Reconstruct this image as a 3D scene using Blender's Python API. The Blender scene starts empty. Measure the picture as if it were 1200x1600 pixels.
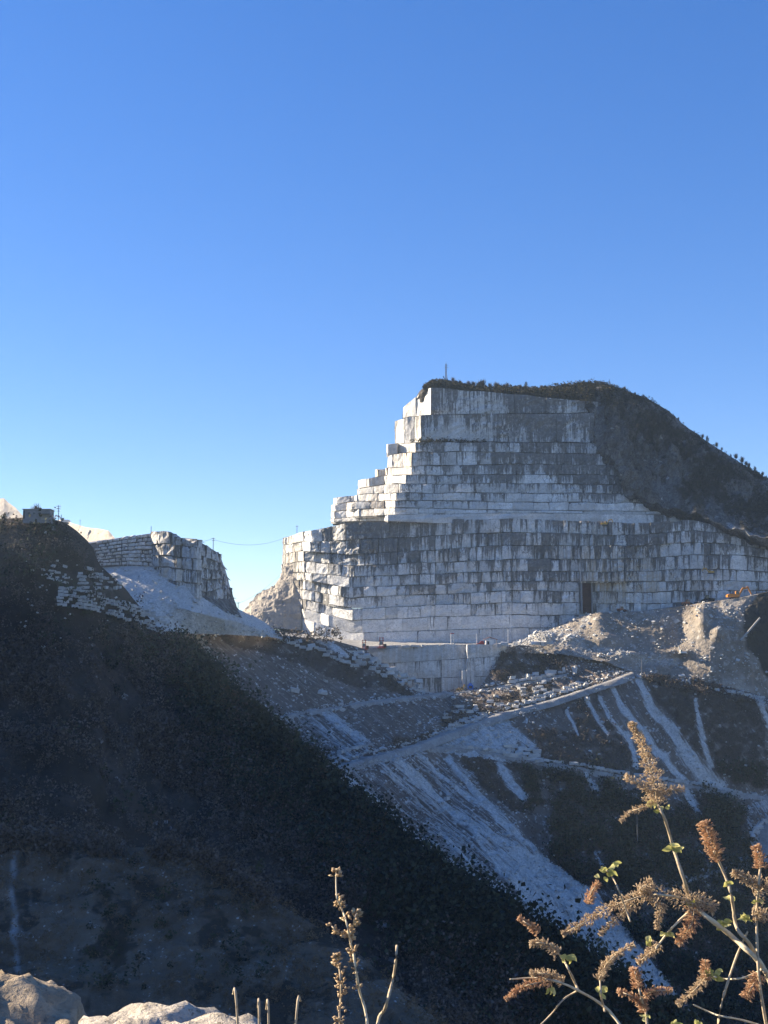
import bpy, math, random
import numpy as np
from mathutils import Vector, Matrix, Euler

R = math.radians
rng = np.random.default_rng(7)
random.seed(7)
SC = bpy.context.scene
COL = SC.collection

# ------------------------------------------------------------------ camera
FPX = 2000.0                                  # focal length in pixels of the 1200 x 1600 photograph
PITCH = math.atan(230.0 / FPX)                # level line lies at row 1030
cam_data = bpy.data.cameras.new('camera')
cam = bpy.data.objects.new('camera', cam_data)
COL.objects.link(cam)
cam.location = (0, 0, 0)
cam.rotation_euler = (R(90) + PITCH, 0, 0)
cam_data.sensor_fit = 'HORIZONTAL'
cam_data.sensor_width = 36.0
cam_data.lens = 36.0 * FPX / 1200.0
cam_data.clip_start = 0.1
cam_data.clip_end = 40000
SC.camera = cam

# ------------------------------------------------------------------ sky, sun, exposure
SUN_AZ, SUN_EL = -72.0, 24.0                  # degrees from +Y (left is negative) and above the level line
w = bpy.data.worlds.new('World')
SC.world = w
w.use_nodes = True
wn = w.node_tree
for n in list(wn.nodes):
    wn.nodes.remove(n)
sky = wn.nodes.new('ShaderNodeTexSky')
sky.sky_type = 'NISHITA'
sky.sun_disc = False
sky.sun_elevation = R(SUN_EL)
sky.sun_rotation = R(SUN_AZ)
sky.altitude = 1500
sky.air_density = 0.9
sky.dust_density = 0.0
sky.ozone_density = 1.5
bg = wn.nodes.new('ShaderNodeBackground')
bg.inputs['Strength'].default_value = 0.105
wo = wn.nodes.new('ShaderNodeOutputWorld')
hsv = wn.nodes.new('ShaderNodeHueSaturation')
hsv.inputs['Hue'].default_value = 0.518
hsv.inputs['Saturation'].default_value = 1.58
gam = wn.nodes.new('ShaderNodeGamma')
gam.inputs['Gamma'].default_value = 0.72
wn.links.new(sky.outputs[0], gam.inputs['Color'])
wn.links.new(gam.outputs[0], hsv.inputs['Color'])
wn.links.new(hsv.outputs[0], bg.inputs[0])
wn.links.new(bg.outputs[0], wo.inputs[0])

sd = bpy.data.lights.new('sun', 'SUN')
sd.energy = 5.0
sd.angle = R(0.5)
sd.color = (1.0, 0.85, 0.63)
so = bpy.data.objects.new('sun', sd)
COL.objects.link(so)
sdir = Vector((math.sin(R(SUN_AZ)) * math.cos(R(SUN_EL)), math.cos(R(SUN_AZ)) * math.cos(R(SUN_EL)), math.sin(R(SUN_EL))))
so.rotation_euler = sdir.to_track_quat('Z', 'Y').to_euler()
so.location = (-60, 10, 60)

SC.view_settings.view_transform = 'Standard'
SC.view_settings.look = 'None'
SC.view_settings.gamma = 1
SC.view_settings.use_curve_mapping = False
SC.view_settings.exposure = 1.65

# ------------------------------------------------------------------ helpers: space
CP, SP = math.cos(PITCH), math.sin(PITCH)


def W(px, py, d):
    """point at distance d (metres along +Y) seen at a pixel of the photograph"""
    px = np.asarray(px, float)
    py = np.asarray(py, float)
    d = np.asarray(d, float)
    xc = (px - 600) / FPX
    yc = (800 - py) / FPX
    dy = CP - yc * SP
    dz = SP + yc * CP
    k = d / dy
    return np.stack(np.broadcast_arrays(xc * k, d, dz * k), -1)


def V3(px, py, d):
    return Vector(W(px, py, d).tolist())


def pix(P):
    P = np.asarray(P)
    f = P[..., 1] * CP + P[..., 2] * SP
    u = -P[..., 1] * SP + P[..., 2] * CP
    return 600 + FPX * P[..., 0] / f, 800 - FPX * u / f


def _hash(ix, iy, iz, seed):
    h = (ix.astype(np.int64) * 374761393 + iy.astype(np.int64) * 668265263 + iz.astype(np.int64) * 2147483647 + seed * 974634777) & 0xFFFFFFFF
    h = ((h ^ (h >> 13)) * 1274126177) & 0xFFFFFFFF
    h = ((h ^ (h >> 16)) * 2246822519) & 0xFFFFFFFF
    return ((h ^ (h >> 15)) & 0xFFFFFF).astype(float) / 0xFFFFFF


def vnoise(P, seed=0):
    i = np.floor(P)
    f = P - i
    f = f * f * f * (f * (f * 6 - 15) + 10)
    i = i.astype(np.int64)
    x, y, z = i[..., 0], i[..., 1], i[..., 2]
    fx, fy, fz = f[..., 0], f[..., 1], f[..., 2]

    def L(a, b, t):
        return a + (b - a) * t
    c = [[[_hash(x + a, y + b, z + e, seed) for e in (0, 1)] for b in (0, 1)] for a in (0, 1)]
    return L(L(L(c[0][0][0], c[1][0][0], fx), L(c[0][1][0], c[1][1][0], fx), fy),
             L(L(c[0][0][1], c[1][0][1], fx), L(c[0][1][1], c[1][1][1], fx), fy), fz) * 2 - 1


def fbm(P, freq, octs=4, seed=0, gain=0.5, ridge=False):
    P = np.asarray(P, float)
    out = np.zeros(P.shape[:-1])
    a, tot = 1.0, 0.0
    for o in range(octs):
        n = vnoise(P * freq + 17.3 * o, seed + o)
        if ridge:
            n = 1 - 2 * np.abs(n)
        out += a * n
        tot += a
        a *= gain
        freq *= 2.03
    return out / tot


def sstep(a, b, x):
    t = np.clip((x - a) / (b - a), 0, 1)
    return t * t * (3 - 2 * t)


def dist_poly(px, py, pts):
    """pixel distance to a polyline and position along it"""
    best = np.full(np.shape(px), 1e9)
    tt = np.zeros(np.shape(px))
    n = len(pts) - 1
    for k in range(n):
        ax, ay = pts[k][:2]
        bx, by = pts[k + 1][:2]
        dx, dy = bx - ax, by - ay
        t = np.clip(((px - ax) * dx + (py - ay) * dy) / (dx * dx + dy * dy), 0, 1)
        d = np.hypot(px - ax - t * dx, py - ay - t * dy)
        m = d < best
        best = np.where(m, d, best)
        tt = np.where(m, (k + t) / n, tt)
    return best, tt


def in_poly(px, py, pts):
    ins = np.zeros(np.shape(px), bool)
    j = len(pts) - 1
    for i in range(len(pts)):
        xi, yi = pts[i]
        xj, yj = pts[j]
        c = ((yi > py) != (yj > py)) & (px < (xj - xi) * (py - yi) / (yj - yi + 1e-9) + xi)
        ins ^= c
        j = i
    return ins


# ------------------------------------------------------------------ helpers: objects
def tag(o, label=None, cat=None, group=None, kind=None):
    if label:
        o['label'] = label
    if cat:
        o['category'] = cat
    if group:
        o['group'] = group
    if kind:
        o['kind'] = kind
    return o


def mesh_np(name, V, F, smooth=False, attrs=None):
    V = np.ascontiguousarray(V, dtype=np.float32).reshape(-1, 3)
    F = np.ascontiguousarray(F, dtype=np.int32)
    me = bpy.data.meshes.new(name)
    me.vertices.add(len(V))
    me.vertices.foreach_set('co', V.ravel())
    me.loops.add(F.size)
    me.loops.foreach_set('vertex_index', F.ravel())
    me.polygons.add(len(F))
    me.polygons.foreach_set('loop_start', np.arange(len(F), dtype=np.int32) * F.shape[1])
    me.polygons.foreach_set('use_smooth', np.full(len(F), smooth))
    if attrs:
        for k, a in attrs.items():
            at = me.attributes.new(k, 'FLOAT', 'POINT')
            at.data.foreach_set('value', np.ascontiguousarray(a, dtype=np.float32).ravel())
    me.update(calc_edges=True)
    return me


def link(name, me, mat, parent=None, loc=None):
    o = bpy.data.objects.new(name, me)
    COL.objects.link(o)
    if me is not None and mat is not None and len(me.materials) == 0:
        me.materials.append(mat)
    if loc is not None:
        o.location = loc
    if parent is not None:
        o.parent = parent
    return o


def empty(name, loc=(0, 0, 0), rz=0.0, scale=1.0):
    o = bpy.data.objects.new(name, None)
    COL.objects.link(o)
    o.location = loc
    o.rotation_euler = (0, 0, rz)
    o.scale = (scale,) * 3
    o.empty_display_size = 0.2
    return o


def copy_tree(o, parent=None):
    c = o.copy()
    COL.objects.link(c)
    c.parent = parent
    for ch in list(o.children):
        copy_tree(ch, c)
    return c


class MB:
    """collects boxes, prisms and tubes into one mesh"""
    def __init__(self):
        self.v = []
        self.f = []

    def add(self, vs, fs):
        b = len(self.v)
        self.v += [tuple(v) for v in vs]
        self.f += [tuple(i + b for i in f) for f in fs]
        return self

    def box(self, c, s, rot=(0, 0, 0), taper=1.0):
        m = Euler(rot).to_matrix()
        vs = []
        for dz in (-.5, .5):
            t = taper if dz > 0 else 1.0
            for dx, dy in ((-.5, -.5), (.5, -.5), (.5, .5), (-.5, .5)):
                vs.append(m @ Vector((dx * s[0] * t, dy * s[1] * t, dz * s[2])) + Vector(c))
        return self.add(vs, [(3, 2, 1, 0), (4, 5, 6, 7), (0, 1, 5, 4), (1, 2, 6, 5), (2, 3, 7, 6), (3, 0, 4, 7)])

    def prism(self, prof, y0, y1):
        n = len(prof)
        vs = [(x, y0, z) for x, z in prof] + [(x, y1, z) for x, z in prof]
        fs = [tuple(range(n)), tuple(range(2 * n - 1, n - 1, -1))]
        fs += [(i + n, (i + 1) % n + n, (i + 1) % n, i) for i in range(n)]
        return self.add(vs, fs)

    def tube(self, pts, rad, n=6):
        pts = [Vector(p) for p in pts]
        if not hasattr(rad, '__len__'):
            rad = [rad] * len(pts)
        vs, fs = [], []
        for i, p in enumerate(pts):
            t = (pts[min(i + 1, len(pts) - 1)] - pts[max(i - 1, 0)]).normalized()
            a = t.orthogonal().normalized() if abs(t.z) > .95 else t.cross(Vector((0, 0, 1))).normalized()
            b = t.cross(a)
            for k in range(n):
                an = 2 * math.pi * k / n
                vs.append(p + (a * math.cos(an) + b * math.sin(an)) * rad[i])
        for i in range(len(pts) - 1):
            for k in range(n):
                k2 = (k + 1) % n
                fs.append((i * n + k, i * n + k2, (i + 1) * n + k2, (i + 1) * n + k))
        fs.append(tuple(range(n - 1, -1, -1)))
        fs.append(tuple(range((len(pts) - 1) * n, len(pts) * n)))
        return self.add(vs, fs)

    def build(self, name, mat, parent=None, smooth=False):
        me = bpy.data.meshes.new(name)
        me.from_pydata(self.v, [], self.f)
        if smooth:
            me.polygons.foreach_set('use_smooth', [True] * len(me.polygons))
        me.update()
        return link(name, me, mat, parent)


# ------------------------------------------------------------------ helpers: materials
class Mat:
    def __init__(self, name, rough=0.9, spec=0.25):
        self.m = bpy.data.materials.new(name)
        self.m.use_nodes = True
        self.t = self.m.node_tree
        self.b = self.t.nodes['Principled BSDF']
        self.b.inputs['Roughness'].default_value = rough
        self.b.inputs['Specular IOR Level'].default_value = spec

    def n(self, ty, ins=None, **props):
        nd = self.t.nodes.new(ty)
        for k, v in props.items():
            setattr(nd, k, v)
        for k, v in (ins or {}).items():
            if isinstance(v, bpy.types.NodeSocket):
                self.t.links.new(v, nd.inputs[k])
            else:
                nd.inputs[k].default_value = v
        return nd

    def pos(self):
        return self.n('ShaderNodeNewGeometry').outputs['Position']

    def obj(self):
        return self.n('ShaderNodeTexCoord').outputs['Object']

    def scale(self, v, s):
        return self.n('ShaderNodeVectorMath', {0: v, 1: s}, operation='MULTIPLY').outputs[0]

    def noise(self, v, s, det=4, rough=.55, dist=0):
        return self.n('ShaderNodeTexNoise', {'Vector': v, 'Scale': s, 'Detail': det, 'Roughness': rough, 'Distortion': dist}).outputs['Fac']

    def mr(self, x, a, b, c=0.0, d=1.0, smooth=True):
        return self.n('ShaderNodeMapRange', {0: x, 1: a, 2: b, 3: c, 4: d}, interpolation_type='SMOOTHSTEP' if smooth else 'LINEAR').outputs[0]

    def ma(self, op, a, b=0.0, clamp=False):
        return self.n('ShaderNodeMath', {0: a, 1: b}, operation=op, use_clamp=clamp).outputs[0]

    def mix(self, fac, a, b, blend='MIX'):
        nd = self.t.nodes.new('ShaderNodeMix')
        nd.data_type = 'RGBA'
        nd.blend_type = blend
        for sk, v in ((nd.inputs[0], fac), (nd.inputs[6], a), (nd.inputs[7], b)):
            if isinstance(v, bpy.types.NodeSocket):
                self.t.links.new(v, sk)
            elif sk is nd.inputs[0]:
                sk.default_value = v
            else:
                sk.default_value = (*v, 1)
        return nd.outputs[2]

    def attr(self, name):
        return self.n('ShaderNodeAttribute', attribute_name=name).outputs['Fac']

    def rnd(self):
        a = self.n('ShaderNodeNewGeometry').outputs['Random Per Island']
        b = self.n('ShaderNodeObjectInfo').outputs['Random']
        return self.ma('FRACT', self.ma('ADD', a, b))

    def col(self, c):
        if isinstance(c, bpy.types.NodeSocket):
            self.t.links.new(c, self.b.inputs['Base Color'])
        else:
            self.b.inputs['Base Color'].default_value = (*c, 1)
        return self

    def bump(self, h, strength=.5, dist=.3):
        nd = self.n('ShaderNodeBump', {'Strength': strength, 'Distance': dist, 'Height': h})
        self.t.links.new(nd.outputs[0], self.b.inputs['Normal'])
        return self


def mat_marble():
    m = Mat('weathered_marble', .8, .3)
    p = m.pos()
    r = m.rnd()
    st = m.attr('stain')
    dr = m.attr('drip')
    oc = m.attr('ochre')
    big = m.noise(p, .035, 3)
    lng = m.noise(m.scale(p, (.22, .22, .012)), 1.0, 4, .6)
    big = m.ma('ADD', m.ma('MULTIPLY', big, .5), m.ma('MULTIPLY', lng, .5))
    mid = m.noise(p, .16, 5, .6, .6)
    fine = m.noise(p, .8, 6, .7)
    rid = m.attr('rowid')
    pr = m.n('ShaderNodeVectorMath', {0: p, 1: m.n('ShaderNodeCombineXYZ', {0: m.ma('MULTIPLY', rid, 7.3), 2: m.ma('MULTIPLY', rid, 60.0)}).outputs[0]}, operation='ADD').outputs[0]
    streak = m.noise(m.scale(pr, (.8, .8, .03)), 1.0, 6, .7, .1)
    streak2 = m.noise(m.scale(pr, (2.8, 2.8, .08)), 1.0, 3, .6)
    vein = m.noise(m.scale(p, (.30, .30, .5)), 1.0, 7, .62, 1.6)
    base = m.mix(m.mr(mid, .3, .72), (.84, .83, .81), (.56, .565, .57))
    ed = m.attr('edge')
    base = m.mix(m.ma('MULTIPLY', r, .5), base, (.36, .365, .37))
    base = m.mix(m.ma('MULTIPLY', m.mr(m.ma('ABSOLUTE', m.ma('SUBTRACT', vein, .5)), .035, .0), .5), base, (.2, .21, .23))
    dv = m.n('ShaderNodeVectorMath', {0: m.scale(p, (.34, .34, .17)), 1: m.scale(m.n('ShaderNodeTexNoise', {'Vector': p, 'Scale': .35, 'Detail': 4}).outputs['Color'], (.9, .9, .9))}, operation='ADD').outputs[0]
    ck = m.n('ShaderNodeTexVoronoi', {'Vector': dv, 'Scale': 1.0}, feature='DISTANCE_TO_EDGE').outputs['Distance']
    ck = m.ma('MULTIPLY', m.mr(ck, .045, .0), m.mr(m.noise(p, .09, 3), .46, .6))
    base = m.mix(m.ma('MULTIPLY', ck, m.mr(st, .05, .5, .15, .8)), base, (.09, .085, .08))
    base = m.mix(m.mr(fine, .52, .72, 0, .45), base, (.22, .22, .22))
    base = m.mix(m.ma('MULTIPLY', oc, m.mr(streak, .38, .6)), base, (.36, .27, .17))
    # dark run-off stains: heavier under each ledge, controlled by the weathering of that row
    x = m.ma('ADD', m.ma('MULTIPLY', streak, .55), m.ma('MULTIPLY', streak2, .45))
    thr = m.ma('ADD', m.ma('MULTIPLY', st, .29), m.ma('MULTIPLY', m.ma('SUBTRACT', dr, .5), .12))
    thr = m.ma('ADD', thr, m.ma('MULTIPLY', m.ma('SUBTRACT', big, .5), .85))
    thr = m.ma('ADD', thr, m.ma('MULTIPLY', m.ma('POWER', ed, 2.5), .11))
    s = m.mr(m.ma('ADD', x, thr), .70, .77)
    s = m.ma('MULTIPLY', s, m.mr(fine, .2, .55, .6, 1.0))
    s = m.ma('MULTIPLY', s, m.mr(st, 0, .2))
    base = m.mix(m.ma('MULTIPLY', s, .86), base, (.075, .071, .068))
    base = m.mix(m.ma('MULTIPLY', m.ma('MULTIPLY', st, .3), m.mr(fine, .4, .62)), base, (.12, .12, .125))
    m.col(base)
    m.bump(m.ma('ADD', fine, m.ma('MULTIPLY', mid, 1.5)), .6, .5)
    return m.m


def mat_terrain(name, soil, soil2, gravel, vegc, speck=.5, vsc=.55, fall=False, crag=False):
    m = Mat(name, .95, .1)
    p = m.pos()
    pale = m.attr('pale')
    veg = m.attr('veg')
    n1 = m.noise(p, .05, 4)
    n2 = m.noise(p, .35, 6, .7)
    n3 = m.noise(p, 1.4, 4, .7)
    c = m.mix(m.mr(n1, .35, .65), soil, soil2)
    c = m.mix(m.mr(n2, .4, .7, 0, .6), c, tuple(x * 2.0 for x in soil2))
    vo = m.n('ShaderNodeTexVoronoi', {'Vector': p, 'Scale': vsc}).outputs['Color']
    vs = m.n('ShaderNodeSeparateColor', {0: vo}).outputs[0]
    c = m.mix(m.ma('MULTIPLY', m.mr(vs, 1 - speck * .25, 1.0), m.mr(n2, .45, .6)), c, gravel)
    if fall:
        def stk(nm):
            v = m.n('ShaderNodeCombineXYZ', {0: m.ma('MULTIPLY', m.attr(nm), .30), 1: m.ma('MULTIPLY', m.attr('sv'), .016), 2: 0.0}).outputs[0]
            return m.noise(v, 1.0, 6, .68)
        sw = m.attr('sw')
        st = m.ma('ADD', m.ma('MULTIPLY', stk('su'), m.ma('SUBTRACT', 1.0, sw)), m.ma('MULTIPLY', stk('su2'), sw))
        c = m.mix(m.mr(st, .53, .68, 0, .5), c, tuple(x * .6 for x in gravel))
        c = m.mix(m.mr(st, .46, .36, 0, .5), c, vegc)
        pf = m.ma('ADD', pale, m.ma('ADD', m.ma('MULTIPLY', m.ma('SUBTRACT', n2, .5), .7), m.ma('MULTIPLY', m.ma('SUBTRACT', st, .5), 1.9)))
    else:
        pf = m.ma('ADD', pale, m.ma('MULTIPLY', m.ma('SUBTRACT', n2, .5), .9))
    pf = m.ma('MULTIPLY', m.mr(pf, .25, .75), m.mr(pale, 0, .15))
    g = m.mix(m.mr(n3, .3, .7), gravel, tuple(x * .55 for x in gravel))
    c = m.mix(pf, c, g)
    vf = m.mr(m.ma('ADD', veg, m.ma('MULTIPLY', m.ma('SUBTRACT', n2, .5), .8)), .3, .7)
    c = m.mix(m.ma('MULTIPLY', vf, .92), c, vegc)
    if crag:
        k1 = m.noise(m.scale(p, (1, 1, .45)), .22, 8, .72, .5)
        k2 = m.noise(m.scale(p, (1, 1, .6)), .6, 5, .7, .8)
        c = m.mix(m.mr(k1, .50, .66, 0, .75), c, tuple(x * 1.5 for x in soil))
        c = m.mix(m.mr(k1, .46, .34, 0, .85), c, (.03, .028, .025))
        c = m.mix(m.mr(m.ma('ABSOLUTE', m.ma('SUBTRACT', k2, .5)), .05, .0, 0, .7), c, (.03, .028, .026))
    m.col(c)
    m.bump(m.ma('ADD', n2, m.ma('MULTIPLY', n3, .5)), .8, .8)
    return m.m


def mat_rock(name, c1, c2, c3, sc=.12, bump=.9):
    m = Mat(name, .92, .15)
    p = m.pos()
    n1 = m.noise(p, sc, 7, .68, .8)
    n2 = m.noise(p, sc * 7, 5, .7)
    n3 = m.noise(p, sc * .3, 3)
    c = m.mix(m.mr(n1, .35, .65), c1, c2)
    c = m.mix(m.mr(m.ma('ADD', m.ma('MULTIPLY', n2, .5), m.ma('MULTIPLY', n3, .6)), .55, .72), c, c3)
    m.col(c)
    m.bump(m.ma('ADD', n1, m.ma('MULTIPLY', n2, .5)), bump, 1.0)
    return m.m


def mat_foliage(name, c1, c2, c3):
    m = Mat(name, .9, .1)
    r = m.attr('tone')
    p = m.pos()
    n = m.noise(p, .03, 3)
    c = m.mix(m.mr(r, .15, .85), c1, c2)
    c = m.mix(m.mr(n, .5, .68, 0, .8), c, c3)
    m.col(c)
    return m.m


def mat_plain(name, c, rough=.6, spec=.4, var=.25, sc=2.0, metal=0.0):
    m = Mat(name, rough, spec)
    n = m.noise(m.obj(), sc, 5, .65)
    m.col(m.mix(m.mr(n, .35, .75, 0, 1), c, tuple(x * (1 - var) for x in c)))
    m.b.inputs['Metallic'].default_value = metal
    m.bump(n, .15, .02)
    return m.m


M = {}
M['marble'] = mat_marble()
M['scree'] = mat_terrain('scree_and_soil', (.185, .150, .127), (.130, .105, .089), (.74, .72, .695), (.078, .064, .054), .9, 1.1, True)
M['spoil'] = mat_terrain('quarry_rubble', (.25, .225, .20), (.19, .16, .13), (.46, .43, .395), (.035, .032, .026), .9)
M['fan'] = mat_terrain('pale_marble_scree', (.50, .49, .475), (.40, .385, .365), (.74, .73, .71), (.05, .044, .036), .8, 1.2)
M['hill'] = mat_terrain('wooded_hill_soil', (.095, .075, .060), (.045, .040, .034), (.42, .41, .40), (.034, .030, .025), .15)
M['spur'] = mat_terrain('dry_grass_spur', (.180, .140, .10), (.128, .10, .074), (.46, .45, .43), (.055, .047, .037), .3, 4.0)
M['rock'] = mat_rock('grey_natural_rock', (.115, .11, .108), (.055, .052, .05), (.23, .225, .22))
M['farrock'] = mat_rock('pale_distant_rock', (.40, .36, .31), (.30, .27, .24), (.22, .20, .18), .06)
M['stone'] = mat_rock('loose_marble', (.58, .57, .55), (.44, .44, .44), (.33, .33, .33), .3, .5)
M['road'] = mat_rock('crushed_marble_road', (.40, .39, .38), (.30, .29, .28), (.22, .21, .20), .5, .7)
M['foldark'] = mat_foliage('evergreen_scrub', (.028, .035, .027), (.066, .075, .046), (.046, .052, .033))
M['folbrown'] = mat_foliage('leafless_scrub', (.085, .070, .060), (.165, .136, .112), (.11, .09, .075))
M['folrust'] = mat_foliage('russet_scrub', (.12, .085, .055), (.21, .155, .10), (.14, .10, .065))
M['folmtn'] = mat_foliage('mountain_scrub', (.04, .04, .032), (.085, .078, .062), (.055, .05, .04))
M['foltop'] = mat_foliage('summit_scrub', (.030, .028, .018), (.075, .062, .036), (.05, .04, .024))
M['bark'] = mat_plain('bark', (.07, .055, .045), .9, .1)
M['steel'] = mat_plain('galvanised_steel', (.22, .22, .23), .5, .5, .3, 1.0, .6)
M['wood'] = mat_plain('pole_wood', (.10, .085, .07), .9, .1)
M['wire'] = mat_plain('wire', (.05, .05, .055), .6, .3)
M['concrete'] = mat_plain('concrete', (.36, .35, .33), .9, .2, .3, .4)
M['plaster'] = mat_plain('grey_plaster', (.27, .27, .27), .9, .2, .25, .5)
M['dark'] = mat_plain('dark_opening', (.02, .02, .022), .5, .4)
M['glass'] = mat_plain('window_glass', (.03, .035, .04), .1, .6)
M['orange'] = mat_plain('orange_paint', (.52, .20, .03), .5, .4, .35)
M['yellow'] = mat_plain('yellow_paint', (.50, .30, .05), .5, .4, .35)
M['white'] = mat_plain('white_paint', (.72, .71, .68), .6, .3)
M['red'] = mat_plain('red_paint', (.42, .05, .04), .5, .4)
M['blue'] = mat_plain('blue_paint', (.03, .14, .50), .5, .4)
M['rubber'] = mat_plain('black_rubber', (.025, .025, .025), .8, .2)
M['rust'] = mat_rock('rust_brown_cut', (.10, .055, .045), (.075, .04, .035), (.05, .03, .028), .3, .4)
M['tile'] = mat_plain('brown_roof', (.30, .13, .07), .8, .2)


# ------------------------------------------------------------------ helpers: terrain patches
def patch_grid(rows, x0, x1, nu, nvs):
    """rows: list of [(px,py,d)...] with rising px; returns grid of points, px, py"""
    xs = np.linspace(x0, x1, nu)
    ys, ds = [], []
    for r in rows:
        r = np.array(r, float)
        ys.append(np.interp(xs, r[:, 0], r[:, 1]))
        ds.append(np.interp(xs, r[:, 0], r[:, 2]))
    gx, gy, gd = [], [], []
    for k in range(len(rows) - 1):
        n = nvs[k]
        last = k == len(rows) - 2
        t = np.linspace(0, 1, n + 1)[: n + (1 if last else 0)]
        for a in t:
            gx.append(xs)
            gy.append(ys[k] * (1 - a) + ys[k + 1] * a)
            gd.append(ds[k] * (1 - a) + ds[k + 1] * a)
    gx, gy, gd = np.array(gx), np.array(gy), np.array(gd)
    return W(gx, gy, gd), gx, gy


def grid_faces(nv, nu):
    i = np.arange(nv * nu).reshape(nv, nu)
    return np.stack([i[1:, :-1], i[1:, 1:], i[:-1, 1:], i[:-1, :-1]], -1).reshape(-1, 4)


def grid_normals(P):
    du = np.gradient(P, axis=1)
    dv = np.gradient(P, axis=0)
    n = np.cross(du, dv)
    n /= np.linalg.norm(n, axis=-1, keepdims=True) + 1e-9
    s = np.sign((n * -P).sum(-1, keepdims=True))
    s[s == 0] = 1
    return n * s


def patch(name, rows, x0, x1, nu, nvs, mat, dispf=None, maskf=None, smooth=True, parent=None, kind='structure'):
    P, gx, gy = patch_grid(rows, x0, x1, nu, nvs)
    N = grid_normals(P)
    if dispf is not None:
        P = P + N * dispf(P, gx, gy)[..., None]
    at = maskf(P, gx, gy) if maskf else {}
    me = mesh_np(name, P, grid_faces(*P.shape[:2]), smooth, at)
    o = link(name, me, mat, parent)
    if kind:
        o['kind'] = kind
    return o, P, gx, gy, N, at


# ------------------------------------------------------------------ helpers: stones, scrub
def cube_template(seed):
    g = np.random.default_rng(seed)
    v = np.array([(x, y, z) for z in (-1, 1) for x, y in ((-1, -1), (1, -1), (1, 1), (-1, 1))], float)
    v += g.uniform(-.28, .28, v.shape)
    f = np.array([(3, 2, 1, 0), (4, 5, 6, 7), (0, 1, 5, 4), (1, 2, 6, 5), (2, 3, 7, 6), (3, 0, 4, 7)])
    return v, f


def rand_rot(n, g):
    q = g.normal(size=(n, 4))
    q /= np.linalg.norm(q, axis=1, keepdims=True)
    a, b, c, d = q.T
    return np.stack([np.stack([1 - 2 * (c * c + d * d), 2 * (b * c - a * d), 2 * (b * d + a * c)], -1),
                     np.stack([2 * (b * c + a * d), 1 - 2 * (b * b + d * d), 2 * (c * d - a * b)], -1),
                     np.stack([2 * (b * d - a * c), 2 * (c * d + a * b), 1 - 2 * (b * b + c * c)], -1)], 1)


def stone_field(name, pts, sizes, mat, parent=None, seed=1, flat=.7):
    g = np.random.default_rng(seed)
    T = [cube_template(seed * 10 + k) for k in range(5)]
    Vs, Fs, b = [], [], 0
    rot = rand_rot(len(pts), g)
    pick = g.integers(0, 5, len(pts))
    for k in range(5):
        m = pick == k
        if not m.any():
            continue
        v, f = T[k]
        asp = g.uniform(.6, 1.15, (m.sum(), 1, 3))
        vv = np.einsum('nij,nkj->nki', rot[m], v[None] * asp) * (sizes[m][:, None, None] * .5)
        vv[..., 2] *= flat
        vv += pts[m][:, None]
        ff = f[None] + (np.arange(m.sum()) * 8)[:, None, None] + b
        b += m.sum() * 8
        Vs.append(vv.reshape(-1, 3))
        Fs.append(ff.reshape(-1, 4))
    o = link(name, mesh_np(name, np.concatenate(Vs), np.concatenate(Fs)), mat, parent)
    o['kind'] = 'stuff'
    return o


def scrub_mesh(name, pts, rad, nq, qs, seed=3, upright=.0, tall=1.0):
    """many small leaf-sized faces spread through uneven ellipsoids"""
    g = np.random.default_rng(seed)
    n = len(pts)
    d = g.normal(size=(n, nq, 3))
    d /= np.linalg.norm(d, axis=-1, keepdims=True)
    rr = g.uniform(.35, 1.0, (n, nq, 1)) ** .6
    lob = 1 + .35 * np.sin(d[..., :1] * 3 + g.uniform(0, 6, (n, 1, 1))) * np.cos(d[..., 1:2] * 4 + g.uniform(0, 6, (n, 1, 1)))
    c = d * rr * lob * rad[:, None, None]
    c[..., 2] = c[..., 2] * tall + rad[:, None] * .55 * tall
    c += pts[:, None]
    rot = rand_rot(n * nq, g).reshape(n, nq, 3, 3)
    s = (g.uniform(.6, 1.3, (n, nq, 1, 1)) * qs * (rad[:, None, None, None] / rad.mean()) ** .5)
    q = np.array([(-1, -.7, 0), (1, -.5, .15), (.8, .7, 0), (-.7, .9, -.15)], float)
    vv = np.einsum('nqij,kj->nqki', rot, q) * s * .5 + c[:, :, None]
    tone = np.repeat(np.clip(g.uniform(0, 1, (n, 1)) * .85 + g.uniform(0, .2, (n, nq)), 0, 1)[..., None], 4, -1)
    F = np.arange(n * nq * 4).reshape(-1, 4)
    return mesh_np(name, vv.reshape(-1, 3), F, False, {'tone': tone.ravel()})


def sample(P, weight, n, seed):
    g = np.random.default_rng(seed)
    wgt = weight.ravel() / weight.sum()
    idx = g.choice(len(wgt), n, p=wgt)
    q = P.reshape(-1, 3)[idx]
    return q + g.normal(size=q.shape) * .35, idx


# ================================================================== THE GROUND
def ground():
    a = np.linspace(0, 2 * math.pi, 49)[:-1]
    rr = [0, 200, 500, 1000, 1700, 2400]
    V = [(0, 0, -190)]
    F = []
    for r in rr[1:]:
        for t in a:
            V.append((r * math.cos(t), r * math.sin(t), -190))
    me = bpy.data.meshes.new('ground')
    for k in range(48):
        F.append((0, 1 + k, 1 + (k + 1) % 48))
        for j in range(len(rr) - 2):
            b = 1 + j * 48
            F.append((b + k, b + 48 + k, b + 48 + (k + 1) % 48, b + (k + 1) % 48))
    me.from_pydata(V, [], F)
    tag(link('ground', me, M['hill']), kind='structure')


ground()

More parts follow.
